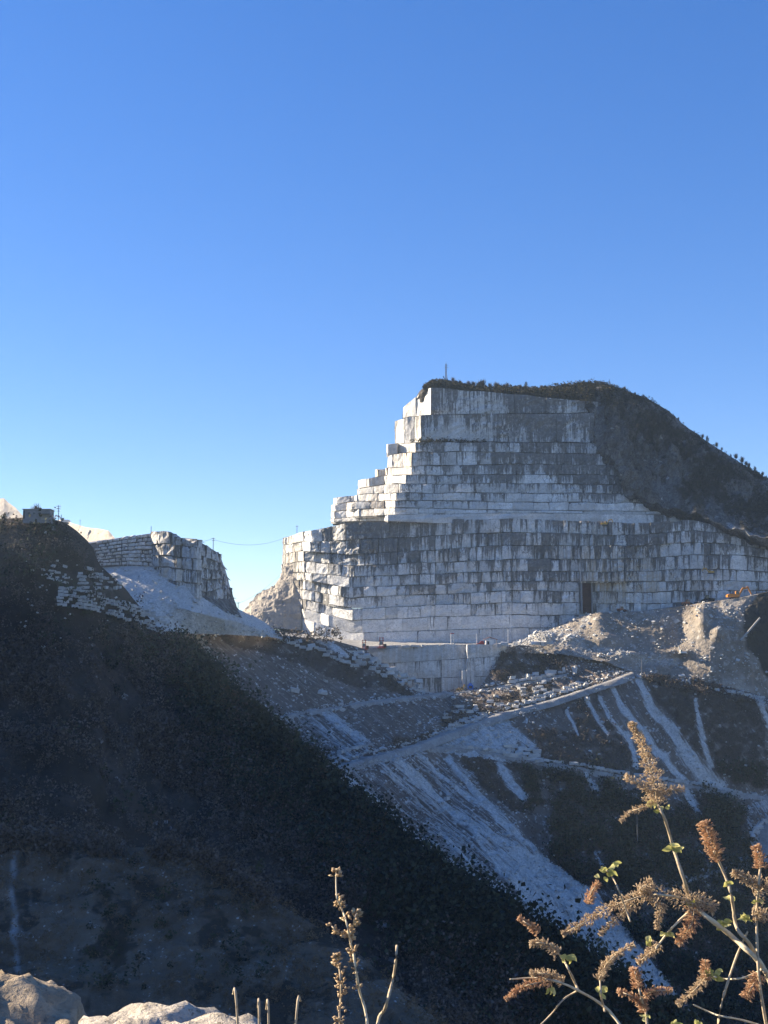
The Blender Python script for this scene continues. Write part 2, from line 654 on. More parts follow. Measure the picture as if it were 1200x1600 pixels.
# ================================================================== QUARRY CLIFF
LPX = [440, 473, 548, 800, 990, 1080, 1140, 1200, 1270]
LL = np.array([
    [841, 852, 865, 880, 895, 908, 922, 936, 950, 963, 978],
    [831, 846, 861, 877, 893, 906, 921, 936, 951, 966, 988],
    [817, 843, 866, 884, 901, 918, 934, 951, 969, 989, 1014],
    [809, 831, 852, 873, 892, 908, 923, 941, 960, 981, 1008],
    [817, 836, 853, 873, 893, 909, 925, 943, 962, 981, 1006],
    [812, 829, 847, 867, 889, 907, 923, 941, 960, 981, 1005],
    [823, 835, 849, 867, 889, 907, 922, 940, 958, 980, 1004],
    [842, 848, 858, 872, 893, 909, 922, 940, 958, 980, 1003],
    [856, 860, 866, 876, 893, 909, 922, 940, 958, 980, 1003]], float)


def waver(px, k):
    return float(1.3 * vnoise(np.array([px / 34.0, k * 5.1, .5]), 3) + .8 * vnoise(np.array([px / 11.0, k * 3.3, 9.5]), 5))


def lower_y(k, px):
    return float(np.interp(px, LPX, LL[:, k])) + waver(px, k) * (1.0 if k < 9 else .3)


def stain_at(px, py):
    s = np.interp(py, [590, 625, 690, 712, 745, 765, 785, 798, 806, 812, 822, 850, 900, 935, 955, 972, 1000, 1080],
                  [.85, .92, .95, .70, .70, .52, .34, .22, .06, .12, .74, .70, .62, .50, .30, .13, .03, .02])
    for (x, y, rx, ry, a) in ((585, 840, 45, 26, .55), (610, 870, 40, 16, .4), (650, 905, 14, 40, .35), (800, 850, 60, 25, .12), (880, 885, 35, 28, .25),
                              (935, 680, 45, 60, .35), (985, 755, 40, 30, .22), (790, 720, 60, 25, .25), (900, 730, 50, 35, .2), (985, 860, 12, 30, .2), (690, 640, 40, 20, -.12),
                              (1080, 868, 50, 8, -.6), (1130, 900, 60, 30, -.35), (1030, 920, 50, 40, -.25), (1020, 805, 35, 12, -.2), (870, 800, 90, 14, -.3),
                              (1070, 845, 60, 14, .1), (500, 880, 34, 40, -.38), (470, 950, 60, 26, .15)):
        s = s + a * np.exp(-((px - x) / rx) ** 2 - ((py - y) / ry) ** 2)
    return np.clip(s, 0, 1.1)


def ochre_at(px, py):
    o = .12
    for (x, y, rx, ry, a) in ((930, 880, 30, 60, .75), (860, 855, 40, 22, .5), (960, 920, 25, 40, .5), (1010, 880, 30, 40, .5), (720, 835, 60, 14, .3), (690, 860, 25, 16, .5),
                              (640, 715, 16, 10, .8), (600, 785, 30, 10, .5), (460, 890, 14, 60, .7), (1050, 920, 60, 30, .45), (600, 738, 14, 6, .6)):
        o = o + a * np.exp(-((px - x) / rx) ** 2 - ((py - y) / ry) ** 2)
    return min(o, 1.0)


class Bench:
    """one row of quarry blocks along a plan line [(px, depth)...]"""
    def __init__(self):
        self.blocks = []
        self.backV, self.backF = [], []
        self.at = {'stain': [], 'drip': [], 'ochre': [], 'rowid': [], 'edge': []}

    def row(self, plan, yt, yb, wr=(3.5, 7.5), proud=.7, gap=.22, seed=0, clean=None, skip=None, rough=.14, ledge=14.0, close=60.0, back=1.5, stain_add=0.0, zgap=.30, roughf=None, wf=None):
        g = np.random.default_rng(seed)
        for a, b in zip(plan[:-1], plan[1:]):
            Pa, Pb = W(a[0], yb(a[0]), a[1]), W(b[0], yb(b[0]), b[1])
            L = math.hypot(Pb[0] - Pa[0], Pb[1] - Pa[1])
            T = np.array([Pb[0] - Pa[0], Pb[1] - Pa[1], 0]) / max(L, 1e-6)
            Nn = np.array([T[1], -T[0], 0])
            s = 0.0
            cuts = [0.0]
            while s < L:
                s += g.uniform(*wr) * (1.9 if g.random() < .15 else (3.2 if g.random() < .05 else 1)) * (wf(a[0]) if wf else 1)
                cuts.append(min(s, L))
            if len(cuts) > 2 and cuts[-1] - cuts[-2] < wr[0] * .5:
                cuts.pop(-2)
            for s0, s1 in zip(cuts[:-1], cuts[1:]):
                gg = gap * g.uniform(.4, 1.3)
                ta, tb = (s0 + gg * .5) / L, (s1 - gg * .5) / L
                if tb <= ta:
                    continue
                tm = (ta + tb) / 2
                pm = a[0] + (b[0] - a[0]) * tm
                ym = (yt(pm) + yb(pm)) / 2
                if skip is not None and skip(pm, ym):
                    continue
                hh = (yb(pm) - yt(pm)) * a[1] / FPX
                if hh < 1.2:
                    continue
                off = g.uniform(-.25, .75) * proud + (g.choice([-1.0, -.8, .7]) * proud if g.random() < .10 else 0)
                rgh = rough * (roughf(pm, ym) if roughf else 1.0)
                nx, nz = (5 if (s1 - s0) > 6 else 4), 4
                ins = g.uniform(.04, .16)
                top_j = g.uniform(0, zgap) * g.choice([.3, 1, 1.3])
                V = []
                D = []
                E = []
                wild = roughf is not None and roughf(pm, ym) > 1.6
                if wild:
                    nx = nz = 8
                tilt = g.normal(0, .10)
                ph = g.uniform(0, 50)
                for j in range(nz):
                    for i in range(nx):
                        t = ta + (tb - ta) * i / (nx - 1)
                        pxx = a[0] + (b[0] - a[0]) * t
                        dd = a[1] + (b[1] - a[1]) * t
                        y0, y1 = yb(pxx), yt(pxx)
                        zz = j / (nz - 1)
                        p = W(pxx, y0 + (y1 - y0) * zz, dd)
                        p[2] += (zgap * .35 if j == 0 else 0) - ((top_j + g.uniform(0, .25)) if j == nz - 1 else 0)
                        edge = (i in (0, nx - 1)) + (j in (0, nz - 1))
                        if wild:
                            rgh = .03
                        p = p + Nn * (off + tilt * (zz - .5) * 2 + g.normal(0, rgh) - edge * ins - (g.uniform(0, .5) if (edge == 2 and g.random() < .4) else 0))
                        if 0 < i < nx - 1:
                            p = p + T * g.normal(0, .15)
                        V.append(p)
                        D.append(zz)
                        E.append(1.0 if i in (0, nx - 1) else (.35 if i in (1, nx - 2) else 0.0))
                V = np.array(V)
                if wild:
                    amp = min(roughf(pm, ym) - 1, 3.0) * .5
                    V = V + Nn * (fbm(V, .22, 4, 77, .6, True) * amp * 1.2)[:, None]
                F = [(j * nx + i, j * nx + i + 1, (j + 1) * nx + i + 1, (j + 1) * nx + i) for j in range(nz - 1) for i in range(nx - 1)]
                per = [i for i in range(nx)] + [j * nx + nx - 1 for j in range(1, nz)] + [(nz - 1) * nx + i for i in range(nx - 2, -1, -1)] + [j * nx for j in range(nz - 2, 0, -1)]
                nb = len(V)
                V = np.concatenate([V, V[per] - Nn * 3.2])
                D += [D[q] for q in per]
                E += [1.0] * len(per)
                m = len(per)
                for q in range(m):
                    F.append((per[(q + 1) % m], per[q], nb + q, nb + (q + 1) % m))
                st = (stain_at(pm, ym) if clean is None else clean) + stain_add + g.normal(0, .17)
                oc = ochre_at(pm, ym) + (.22 if clean is not None and seed >= 300 else 0)
                self.blocks.append((V, F, np.array(D), float(np.clip(st, 0, 1.1)), oc, (s1 - s0) * hh, float(seed % 97), np.array(E)))
        # the rock behind the blocks and the ledge above them
        pl = [(plan[0][0] + 2, plan[0][1] + close)] + list(plan)
        tops, bots = [], []
        for i, (x, d) in enumerate(pl):
            tops.append(W(x, yt(x) + 1.0, d + back))
            bots.append(W(x, yb(x) + 2.5, d + back))
        b0 = len(self.backV)
        n = len(pl)
        led = [p + np.array([2.0 if i == 0 else 0, ledge, 0.0]) for i, p in enumerate(tops)]
        self.backV += bots + tops + led
        for i in range(n - 1):
            self.backF.append((b0 + i, b0 + i + 1, b0 + n + i + 1, b0 + n + i))
            self.backF.append((b0 + n + i, b0 + n + i + 1, b0 + 2 * n + i + 1, b0 + 2 * n + i))
        self.at['stain'] += [.9] * (3 * n)
        self.at['drip'] += [.6] * (3 * n)
        self.at['ochre'] += [.2] * (3 * n)
        self.at['rowid'] += [float(seed % 97)] * (3 * n)
        self.at['edge'] += [.5] * (3 * n)

    def build(self, name, limit=300, mat=None, block='block', rest='small_blocks'):
        mat = mat or M['marble']
        root = link(name, mesh_np(name, np.array(self.backV), np.array(self.backF), False, self.at), mat)
        root['kind'] = 'structure'
        self.blocks.sort(key=lambda b: -b[5])
        rv, rf, ra, rs, ro, rr_, re_ = [], [], [], [], [], [], []
        nb = 0
        for k, (V, F, D, st, oc, ar, rid, E) in enumerate(self.blocks):
            if k < limit:
                c = np.array([V[:, 0].mean(), V[:, 1].mean(), V[:, 2].min()])
                me = mesh_np(block, V - c, np.array(F), False, {'drip': D, 'stain': np.full(len(V), st), 'ochre': np.full(len(V), oc), 'rowid': np.full(len(V), rid), 'edge': E})
                link(block, me, mat, root, c)
            else:
                rv.append(V)
                rf.append(np.array(F) + nb)
                ra.append(D)
                rs.append(np.full(len(V), st))
                ro.append(np.full(len(V), oc))
                rr_.append(np.full(len(V), rid))
                re_.append(E)
                nb += len(V)
        if rv:
            me = mesh_np(rest, np.concatenate(rv), np.concatenate(rf), False, {'drip': np.concatenate(ra), 'stain': np.concatenate(rs), 'ochre': np.concatenate(ro), 'rowid': np.concatenate(rr_), 'edge': np.concatenate(re_)})
            link(rest, me, mat, root)['kind'] = 'stuff'
        return root


# lower tier: ten benches from the pit floor up
LEFT = [447, 446, 445, 444, 442, 439, 433, 426, 420, 415]
CORNER = [540, 563, 570, 553, 549, 533, 537, 552, 566, 568]


def low_plan(k):
    u = (9 - k) * .7
    c = CORNER[k]
    g = np.random.default_rng(600 + k)
    j = g.uniform(-1.1, 1.1, 4)
    lf = LEFT[k]
    return [(lf - 4, 655 + u), (lf, 645 + u), (472, 628 + u), (476, 624 + u + j[0]), (496 + 8 * j[1], 619 + u + j[1]), (516 + 4 * j[2], 615 + u + j[2] * .7), (c, 607.5 + u), (680, 600 + u), (800, 594 + u), (905, 591 + u), (990, 588 + u), (1100, 586 + u), (1200, 586 + u), (1265, 590 + u)]


low = Bench()
portal = lambda x, y: 906 < x < 930 and 904 < y < 962
for k in range(10):
    yt = (lambda kk: (lambda x: lower_y(kk, x)))(k)
    yb = (lambda kk: (lambda x: lower_y(kk + 1, x)))(k)
    pl = low_plan(k)
    if k in (2, 3, 4):                         # the rock pillar that stands proud beside the portal
        pl = [q for q in pl if q[0] not in (905, 990)]
        u = (9 - k) * .7
        pl = sorted(pl + [(905, 591 + u), (908, 586 + u), (975, 585 + u), (993, 590 + u)])
    wide = (2.0, 6.6) if k < 8 else (5, 13)
    rf_ = lambda x, y: 1 + 3.5 * math.exp(-((x - 540) / 60) ** 2 - ((y - 850) / 32) ** 2) + 3.0 * math.exp(-((x - 985) / 25) ** 2 - ((y - 890) / 45) ** 2)
    wf_ = lambda x: 1.9 if 446 < x < 545 else 1.0
    low.row(pl, yt, yb, wr=wide, proud=.9 if k < 8 else .35, gap=.13 if k < 8 else .06, seed=100 + k, skip=portal, zgap=.27 if k < 8 else .13, rough=.10 if k < 8 else .05, roughf=rf_, wf=wf_)
quarry_face = low.build('quarry_face')

# upper tier: [plan], [(px, y)...] top, bottom
UC = [  # corner lines of the shaded face, listed from the summit down: px keys and y
    ([625, 655, 672, 740, 800, 870, 925, 1130], [640, 614, 604, 611, 615, 624, 628, 628]),
    ([618, 640, 668, 800, 935, 1130], [657, 650, 648, 646, 646, 646]),
    ([604, 655, 800, 945, 1130], [694, 690, 690, 692, 692]),
    ([604, 645, 800, 960, 1130], [712, 706, 706, 710, 710]),
    ([590, 644, 800, 975, 1130], [733, 728, 725, 727, 727]),
    ([559, 600, 636, 800, 985, 1130], [750, 743, 742, 741, 742, 742]),
    ([557, 600, 629, 800, 1000, 1130], [763, 757, 756, 755, 757, 757]),
    ([520, 560, 620, 800, 1010, 1130], [777, 772, 770, 770, 771, 771]),
    ([519, 560, 618, 800, 1025, 1130], [787, 783, 781, 784, 786, 786]),
    ([517, 560, 617, 800, 1060, 1130], [799, 795, 793, 797, 799, 799]),
    ([517, 560, 617, 800, 1060, 1130], [811, 807, 804, 801, 804, 806]),
    ([517, 560, 605, 690, 800, 1000, 1130], [816, 814, 814, 818, 815, 826, 840]),
]
RIGHT = [934, 928, 956, 952, 990, 980, 1016, 1010, 1050, 1076, 1124]
UP_PLAN = [
    [(630, 655), (662, 645), (673, 636)],
    [(617, 654), (632, 645), (648, 642), (658, 632)],
    [(604, 652), (606, 645), (620, 644), (622, 648), (640, 640), (649, 627)],
    [(606, 648), (613, 642), (630, 637), (643, 624)],
    [(586, 656), (590, 650), (604, 649), (606, 646), (611, 634), (643, 622)],
    [(560, 654), (577, 644), (601, 642), (603, 640), (612, 628), (634, 619)],
    [(558, 648), (562, 638), (600, 628), (603, 622), (628, 616)],
    [(521, 656), (526, 648), (555, 644), (558, 634), (590, 626), (619, 613)],
    [(518, 654), (524, 640), (541, 638), (543, 634), (549, 626), (600, 618), (617, 610)],
    [(517, 650), (522, 638), (541, 635), (560, 624), (617, 608)],
    [(517, 645), (522, 636), (600, 618), (606, 606)],
]
up = Bench()
for k in range(11):
    yt = (lambda kk: (lambda x: float(np.interp(x, *UC[kk])) + waver(x, kk + 30) * (1.0 if kk < 9 else .3)))(k)
    yb = (lambda kk: (lambda x: float(np.interp(x, *UC[kk + 1])) + waver(x, kk + 31) * (1.0 if kk < 8 else .3)))(k)
    left = UP_PLAN[k]
    cpx, cd = left[-1]
    pl = list(left) + [((cpx + RIGHT[k]) / 2, cd - 3), (RIGHT[k], cd - 1.5)]
    big = k < 2
    wide = (10, 24) if big else ((9, 26) if k == 10 else (3.0, 11.0))
    up.row(pl[len(left) - 1:], yt, yb, wr=wide, proud=1.6 if big else (.3 if k == 10 else .9), gap=.12 if k < 10 else .05, seed=200 + k, roughf=(lambda x, y: 2.6) if big else None, rough=.4 if big else .10, ledge=18, zgap=.28 if k < 9 else .15)
    up.row(left, yt, yb, wr=(4, 11), proud=.5, gap=.14, seed=300 + k, clean=.13, rough=.14 if k < 4 else .05, ledge=30, close=70, zgap=.3)
upper_face = up.build('upper_quarry_face', 280)

# the clean sawn wall below the pit floor
cut = Bench()
CUTL = [([560, 600, 770, 800], [1010, 1008, 1006, 1006]), ([560, 610, 770, 800], [1034, 1036, 1026, 1026]), ([560, 650, 770, 800], [1060, 1060, 1056, 1054]), ([560, 650, 745, 800], [1090, 1088, 1084, 1080])]
for k in range(3):
    yt = (lambda kk: (lambda x: float(np.interp(x, *CUTL[kk]))))(k)
    yb = (lambda kk: (lambda x: float(np.interp(x, *CUTL[kk + 1]))))(k)
    x0 = (566, 590, 622)[k]
    x1 = (792, 786, 776)[k]
    cut.row([(x0, 573), (690, 569), (728, 568), (730, 565), (x1, 564)], yt, yb, wr=(18, 44), proud=.18, gap=.05, seed=400 + k, clean=.10, rough=.06, ledge=22, close=14, zgap=.07)
cut.build('sawn_marble_wall')

# mountain top and natural slope on the right
SKY = [(640, 640), (650, 622), (656, 611), (663, 605), (671, 599), (685, 597), (700, 598), (720, 603), (740, 607), (770, 609), (800, 608), (822, 608), (840, 610), (860, 606), (885, 602), (905, 600), (930, 598), (945, 599), (965, 606), (985, 614), (1005, 622), (1030, 634), (1050, 648), (1065, 662), (1085, 676), (1105, 690), (1140, 712), (1180, 738), (1200, 748), (1320, 812)]
sd_ = [(640, 662), (670, 648), (700, 652), (940, 652), (1000, 648), (1100, 638), (1200, 622), (1320, 610)]
base_y = [(640, 650), (656, 616), (672, 607), (700, 607), (740, 614), (780, 618), (830, 619), (870, 628), (910, 632), (926, 645), (945, 695), (960, 715), (985, 748), (1010, 777), (1040, 792), (1080, 804), (1130, 816), (1200, 845), (1320, 885)]
base_d = [(640, 660), (660, 642), (672, 639), (900, 637), (926, 630), (945, 624), (960, 616), (985, 609), (1010, 604), (1060, 596), (1200, 581), (1320, 576)]
sx = [p[0] for p in SKY]
allx = np.arange(640, 1321, 4)
sky_y = np.interp(allx, sx, [p[1] for p in SKY])
sky_d = np.interp(allx, *zip(*sd_))
by = np.interp(allx, *zip(*base_y)) + (fbm(np.stack([allx / 14., allx * 0., allx * 0.], -1), 1, 3, 18) * 13) * sstep(915, 950, allx)
bd = np.interp(allx, *zip(*base_d))
my = sky_y * .5 + by * .5
md = sky_d * .42 + bd * .58
rows = [list(zip(allx, sky_y + 90, sky_d + 160)), list(zip(allx, sky_y + 3, sky_d + 14)), list(zip(allx, sky_y, sky_d)), list(zip(allx, my, md)), list(zip(allx, by, bd)), list(zip(allx, by + 14, bd + 6))]


def slope_disp(P, gx, gy):
    amp = sstep(0, 25, gy - np.interp(gx, sx, [p[1] for p in SKY])) * .85 + .15
    amp = amp * np.where(gx < 930, .35, 1) * (1 - .92 * sstep(985, 1050, gx) * sstep(70, 25, np.interp(gx, *zip(*base_y)) - gy))
    q = P * np.array([1, 1, .55])
    rib = fbm(q, .06, 6, 11, .66, True) * 6.5
    return (rib + fbm(P, .2, 5, 21, .68) * 3.4) * amp


def slope_mask(P, gx, gy):
    s = np.interp(gx, sx, [p[1] for p in SKY])
    rockm = sstep(-.2, .35, fbm(P * np.array([1, 1, .5]), .07, 5, 31, .6)) * .8
    near = np.exp(-((gx - 945) / 40) ** 2) * sstep(20, 60, gy - s) * .7
    base = sstep(60, 10, np.interp(gx, *zip(*base_y)) - gy) * .5
    veg = 1 - np.clip(rockm + near + base, 0, 1)
    veg = np.where(gx < 930, 1.0, veg)
    path = np.exp(-(dist_poly(gx, gy, [(1138, 820), (1160, 830), (1200, 847), (1300, 880)])[0] / 4.0) ** 2)
    return {'pale': path * .9, 'veg': veg * (1 - path)}


M['slope'] = mat_terrain('scrubby_mountain_rock', (.165, .157, .15), (.105, .099, .094), (.46, .45, .44), (.062, .055, .047), .12, .55, False, True)
_, SP_P, sgx, sgy, SN, sat = patch('mountain', rows, 640, 1320, 560, [6, 4, 90, 90, 6], M['slope'], slope_disp, slope_mask, smooth=False)

# ================================================================== PIT FLOOR AND SPOIL
pit_rows = [[(380, 980, 660), (440, 985, 640), (800, 1004, 610), (1260, 1004, 610)], [(380, 986, 610), (440, 990, 605), (560, 1012, 585), (800, 1006, 580), (1000, 1003, 580), (1260, 1003, 585)], [(380, 992, 580), (440, 996, 580), (560, 1012.5, 572), (800, 1007.5, 569), (1000, 1012, 566), (1260, 1012, 566)], [(380, 1120, 590), (560, 1130, 582), (800, 1130, 576), (1260, 1130, 574)]]
patch('pit_floor', pit_rows, 380, 1260, 220, [12, 12, 12], M['road'], lambda P, x, y: fbm(P, .3, 3, 5) * .25)

spoil_rows = [
    [(800, 1008, 590), (840, 994, 592), (880, 975, 590), (910, 962, 588), (950, 957, 586), (1000, 955, 584), (1080, 944, 582), (1110, 940, 580), (1150, 934, 578), (1200, 924, 578), (1320, 915, 580)],
    [(800, 1007, 582), (840, 993, 584), (880, 974, 583), (910, 962, 581), (950, 957.5, 578), (1000, 955.5, 575), (1080, 945, 572), (1110, 940, 568), (1150, 935, 566), (1200, 925, 564), (1320, 915, 562)],
    [(800, 1009, 574), (840, 1000, 574), (880, 990, 573), (940, 985, 570), (1000, 985, 568), (1060, 985, 566), (1100, 975, 558), (1130, 985, 556), (1200, 985, 560), (1320, 985, 564)],
    [(800, 1012, 568), (840, 1011, 566), (880, 1012, 564), (940, 1020, 561), (1000, 1034, 559), (1060, 1030, 560), (1110, 1032, 552), (1150, 1045, 552), (1200, 1060, 556), (1320, 1060, 560)],
    [(800, 1022, 566), (840, 1020, 564), (880, 1022, 560), (940, 1035, 556), (1000, 1056, 552), (1100, 1064, 549), (1150, 1076, 550), (1200, 1092, 553), (1320, 1100, 556)],
]


def spoil_disp(P, gx, gy):
    h = fbm(P, .07, 5, 41, .6) * 1.3 + fbm(P, .5, 3, 45, .6) * .35
    for (x, y, rx, ry, a) in ((850, 1000, 22, 9, 3), (893, 1003, 16, 8, 2.5), (950, 1002, 22, 9, 2.5), (1098, 964, 10, 18, 4), (1120, 990, 8, 12, 3.5), (985, 1028, 30, 8, 3), (1060, 1020, 26, 8, 3), (935, 975, 14, 18, 2.5), (1060, 978, 12, 22, -2)):
        h = h + a * np.exp(-((gx - x) / rx) ** 2 - ((gy - y) / ry) ** 2)
    return h * sstep(0, 6, gy - np.interp(gx, [p[0] for p in spoil_rows[1]], [p[1] for p in spoil_rows[1]]) + 2)


def spoil_mask(P, gx, gy):
    pale = .30 + .5 * fbm(P, .08, 4, 51)
    pale += .6 * np.exp(-(dist_poly(gx, gy, [(800, 1006), (860, 998), (900, 1005), (960, 1022), (1010, 1036), (1100, 1030)])[0] / 7) ** 2)
    pale += .5 * np.exp(-(dist_poly(gx, gy, [(895, 1000), (925, 962)])[0] / 6) ** 2)
    pale -= .9 * np.exp(-(dist_poly(gx, gy, [(938, 958), (935, 985), (925, 1005)])[0] / 14) ** 2)
    pale -= .9 * np.exp(-(dist_poly(gx, gy, [(1063, 950), (1066, 990), (1075, 1022)])[0] / 14) ** 2)
    veg = sstep(-12, 16, gx - np.interp(gy, [925, 960, 1010, 1060, 1100], [1185, 1160, 1165, 1195, 1215]) + fbm(P, .1, 3, 9) * 14)
    return {'pale': np.clip(pale, 0, 1), 'veg': veg}


_, PP, pgx, pgy, PN, pat = patch('spoil_heap', spoil_rows, 800, 1320, 420, [4, 60, 60, 30], M['spoil'], spoil_disp, spoil_mask)
pts, _ = sample(PP, (1 - pat['veg']) * (.15 + pat['pale'] ** 2) * (pgy > 945), 3000, 61)
stone_field('rubble', pts, rng.gamma(1.1, .24, len(pts)) + .2, M['stone'], None, 62)
tag(bpy.data.objects['rubble'], 'pale broken marble rubble strewn over the spoil heap below the quarry face', 'rubble')

# ================================================================== SCREE SLOPE UNDER THE QUARRY
scree_rows = [
    [(180, 960, 505), (330, 986, 520), (430, 992, 540), (520, 1000, 560), (570, 1014, 568), (600, 1038, 566), (640, 1074, 563), (665, 1083, 561), (745, 1080, 561), (765, 1052, 562), (785, 1018, 564), (810, 1008, 567), (870, 1012, 566), (940, 1034, 559), (1000, 1054, 553), (1100, 1062, 550), (1150, 1074, 551), (1200, 1090, 553), (1320, 1098, 556)],
    [(180, 1000, 490), (330, 1060, 492), (430, 1122, 494), (560, 1100, 528), (640, 1089, 540), (700, 1085, 552), (745, 1081, 555), (800, 1068, 556), (880, 1054, 556), (960, 1052, 554), (1000, 1058, 551), (1100, 1074, 547), (1200, 1096, 549), (1320, 1104, 552)],
    [(180, 1230, 455), (517, 1203, 466), (560, 1189, 478), (640, 1168, 503), (690, 1150, 519), (770, 1120, 535), (860, 1096, 543), (960, 1064, 549), (1000, 1062, 549), (1100, 1085, 544), (1200, 1104, 546), (1320, 1112, 549)],
    [(180, 1300, 440), (517, 1222, 460), (600, 1198, 482), (690, 1170, 512), (760, 1174, 514), (830, 1190, 516), (900, 1197, 518), (960, 1210, 519), (1040, 1222, 523), (1110, 1232, 528), (1200, 1245, 532), (1320, 1262, 536)],
    [(180, 1450, 405), (517, 1380, 418), (700, 1350, 458), (860, 1395, 463), (1000, 1400, 474), (1100, 1388, 488), (1200, 1372, 505), (1320, 1360, 515)],
    [(180, 1830, 335), (700, 1720, 385), (1000, 1660, 418), (1200, 1620, 445), (1320, 1600, 470)],
]
CHUTES = [
    ([(517, 1207), (567, 1240), (617, 1280), (660, 1317), (687, 1343), (717, 1360), (767, 1392), (810, 1420), (860, 1465), (900, 1490)], 9, 15),
    ([(613, 1187), (653, 1217), (690, 1257), (733, 1287), (767, 1307), (800, 1323), (850, 1362), (900, 1404), (935, 1445)], 7, 14),
    ([(740, 1300), (767, 1340), (783, 1367), (830, 1400), (880, 1440)], 4, 8),
    ([(650, 1177), (677, 1197), (717, 1233), (750, 1253), (783, 1280), (800, 1293), (845, 1335)], 4, 6),
    ([(700, 1183), (733, 1223), (757, 1255), (800, 1300)], 5, 7),
    ([(507, 1110), (533, 1130), (570, 1157)], 5, 4),
    ([(997, 1064), (1018, 1103), (1039, 1131), (1067, 1170), (1095, 1205), (1123, 1229)], 6, 15),
    ([(937, 1092), (962, 1131), (987, 1159), (997, 1194)], 4, 5),
    ([(955, 1075), (980, 1117), (1025, 1166), (1053, 1201), (1077, 1225)], 4, 7),
    ([(885, 1110), (902, 1148)], 3, 2),
    ([(913, 1085), (927, 1117), (951, 1145)], 3, 3),
    ([(780, 1194), (801, 1225), (818, 1246)], 6, 9),
    ([(1182, 1092), (1200, 1131), (1215, 1180)], 4, 5),
    ([(1088, 1092), (1095, 1145), (1112, 1197)], 3, 5),
    ([(916, 1208), (934, 1229)], 4, 6),
    ([(780, 1120), (810, 1150), (830, 1165)], 5, 8),
    ([(265, 985), (285, 1010), (310, 1035)], 5, 2),
    ([(300, 985), (345, 1040), (370, 1075)], 2, 2),
    ([(500, 1000), (515, 1012), (540, 1030)], 6, 3),
    ([(1060, 1225), (1075, 1240), (1090, 1265)], 8, 4),
    ([(930, 1330), (945, 1360)], 3, 5),
]
VEG = [
    [(800, 1075), (870, 1062), (850, 1085), (780, 1112), (700, 1140), (680, 1128), (740, 1100)],
    [(785, 1016), (880, 1018), (884, 1035), (870, 1046), (800, 1058), (770, 1062)],
    [(815, 1135), (900, 1145), (985, 1165), (1005, 1205), (935, 1203), (850, 1192), (835, 1172)],
    [(855, 1205), (960, 1222), (1010, 1238), (1060, 1250), (1105, 1240), (1160, 1260), (1165, 1320), (1185, 1345), (1200, 1360), (1320, 1365), (1320, 1620), (1060, 1640), (1000, 1500), (950, 1410), (900, 1370), (850, 1330), (870, 1280)],
    [(1000, 1056), (1100, 1068), (1190, 1100), (1200, 1230), (1130, 1225), (1080, 1165), (1040, 1115), (1010, 1085)],
    [(880, 1105), (935, 1080), (960, 1130), (985, 1160), (910, 1150)],
    [(700, 1190), (760, 1178), (830, 1195), (850, 1260), (800, 1270), (760, 1230)],
    [(440, 1000), (520, 1010), (600, 1050), (640, 1082), (560, 1075), (480, 1040), (380, 1010), (330, 992)],
    [(600, 1170), (640, 1150), (680, 1140), (690, 1148), (640, 1165)],
]


def scree_streak(P, gx, gy):
    q = np.stack([(gx * .72 - gy * .69) / 5.0, (gx * .69 + gy * .72) / 90.0, gx * 0], -1)
    return fbm(q, 1.0, 4, 71, .6)


def scree_disp(P, gx, gy):
    top = np.interp(gx, [p[0] for p in scree_rows[0]], [p[1] for p in scree_rows[0]])
    a = sstep(0, 14, gy - top)
    return (fbm(P, .03, 4, 81) * 2.2 + scree_streak(P, gx, gy) * 1.1 + fbm(P, .35, 3, 85, .6) * .35) * a


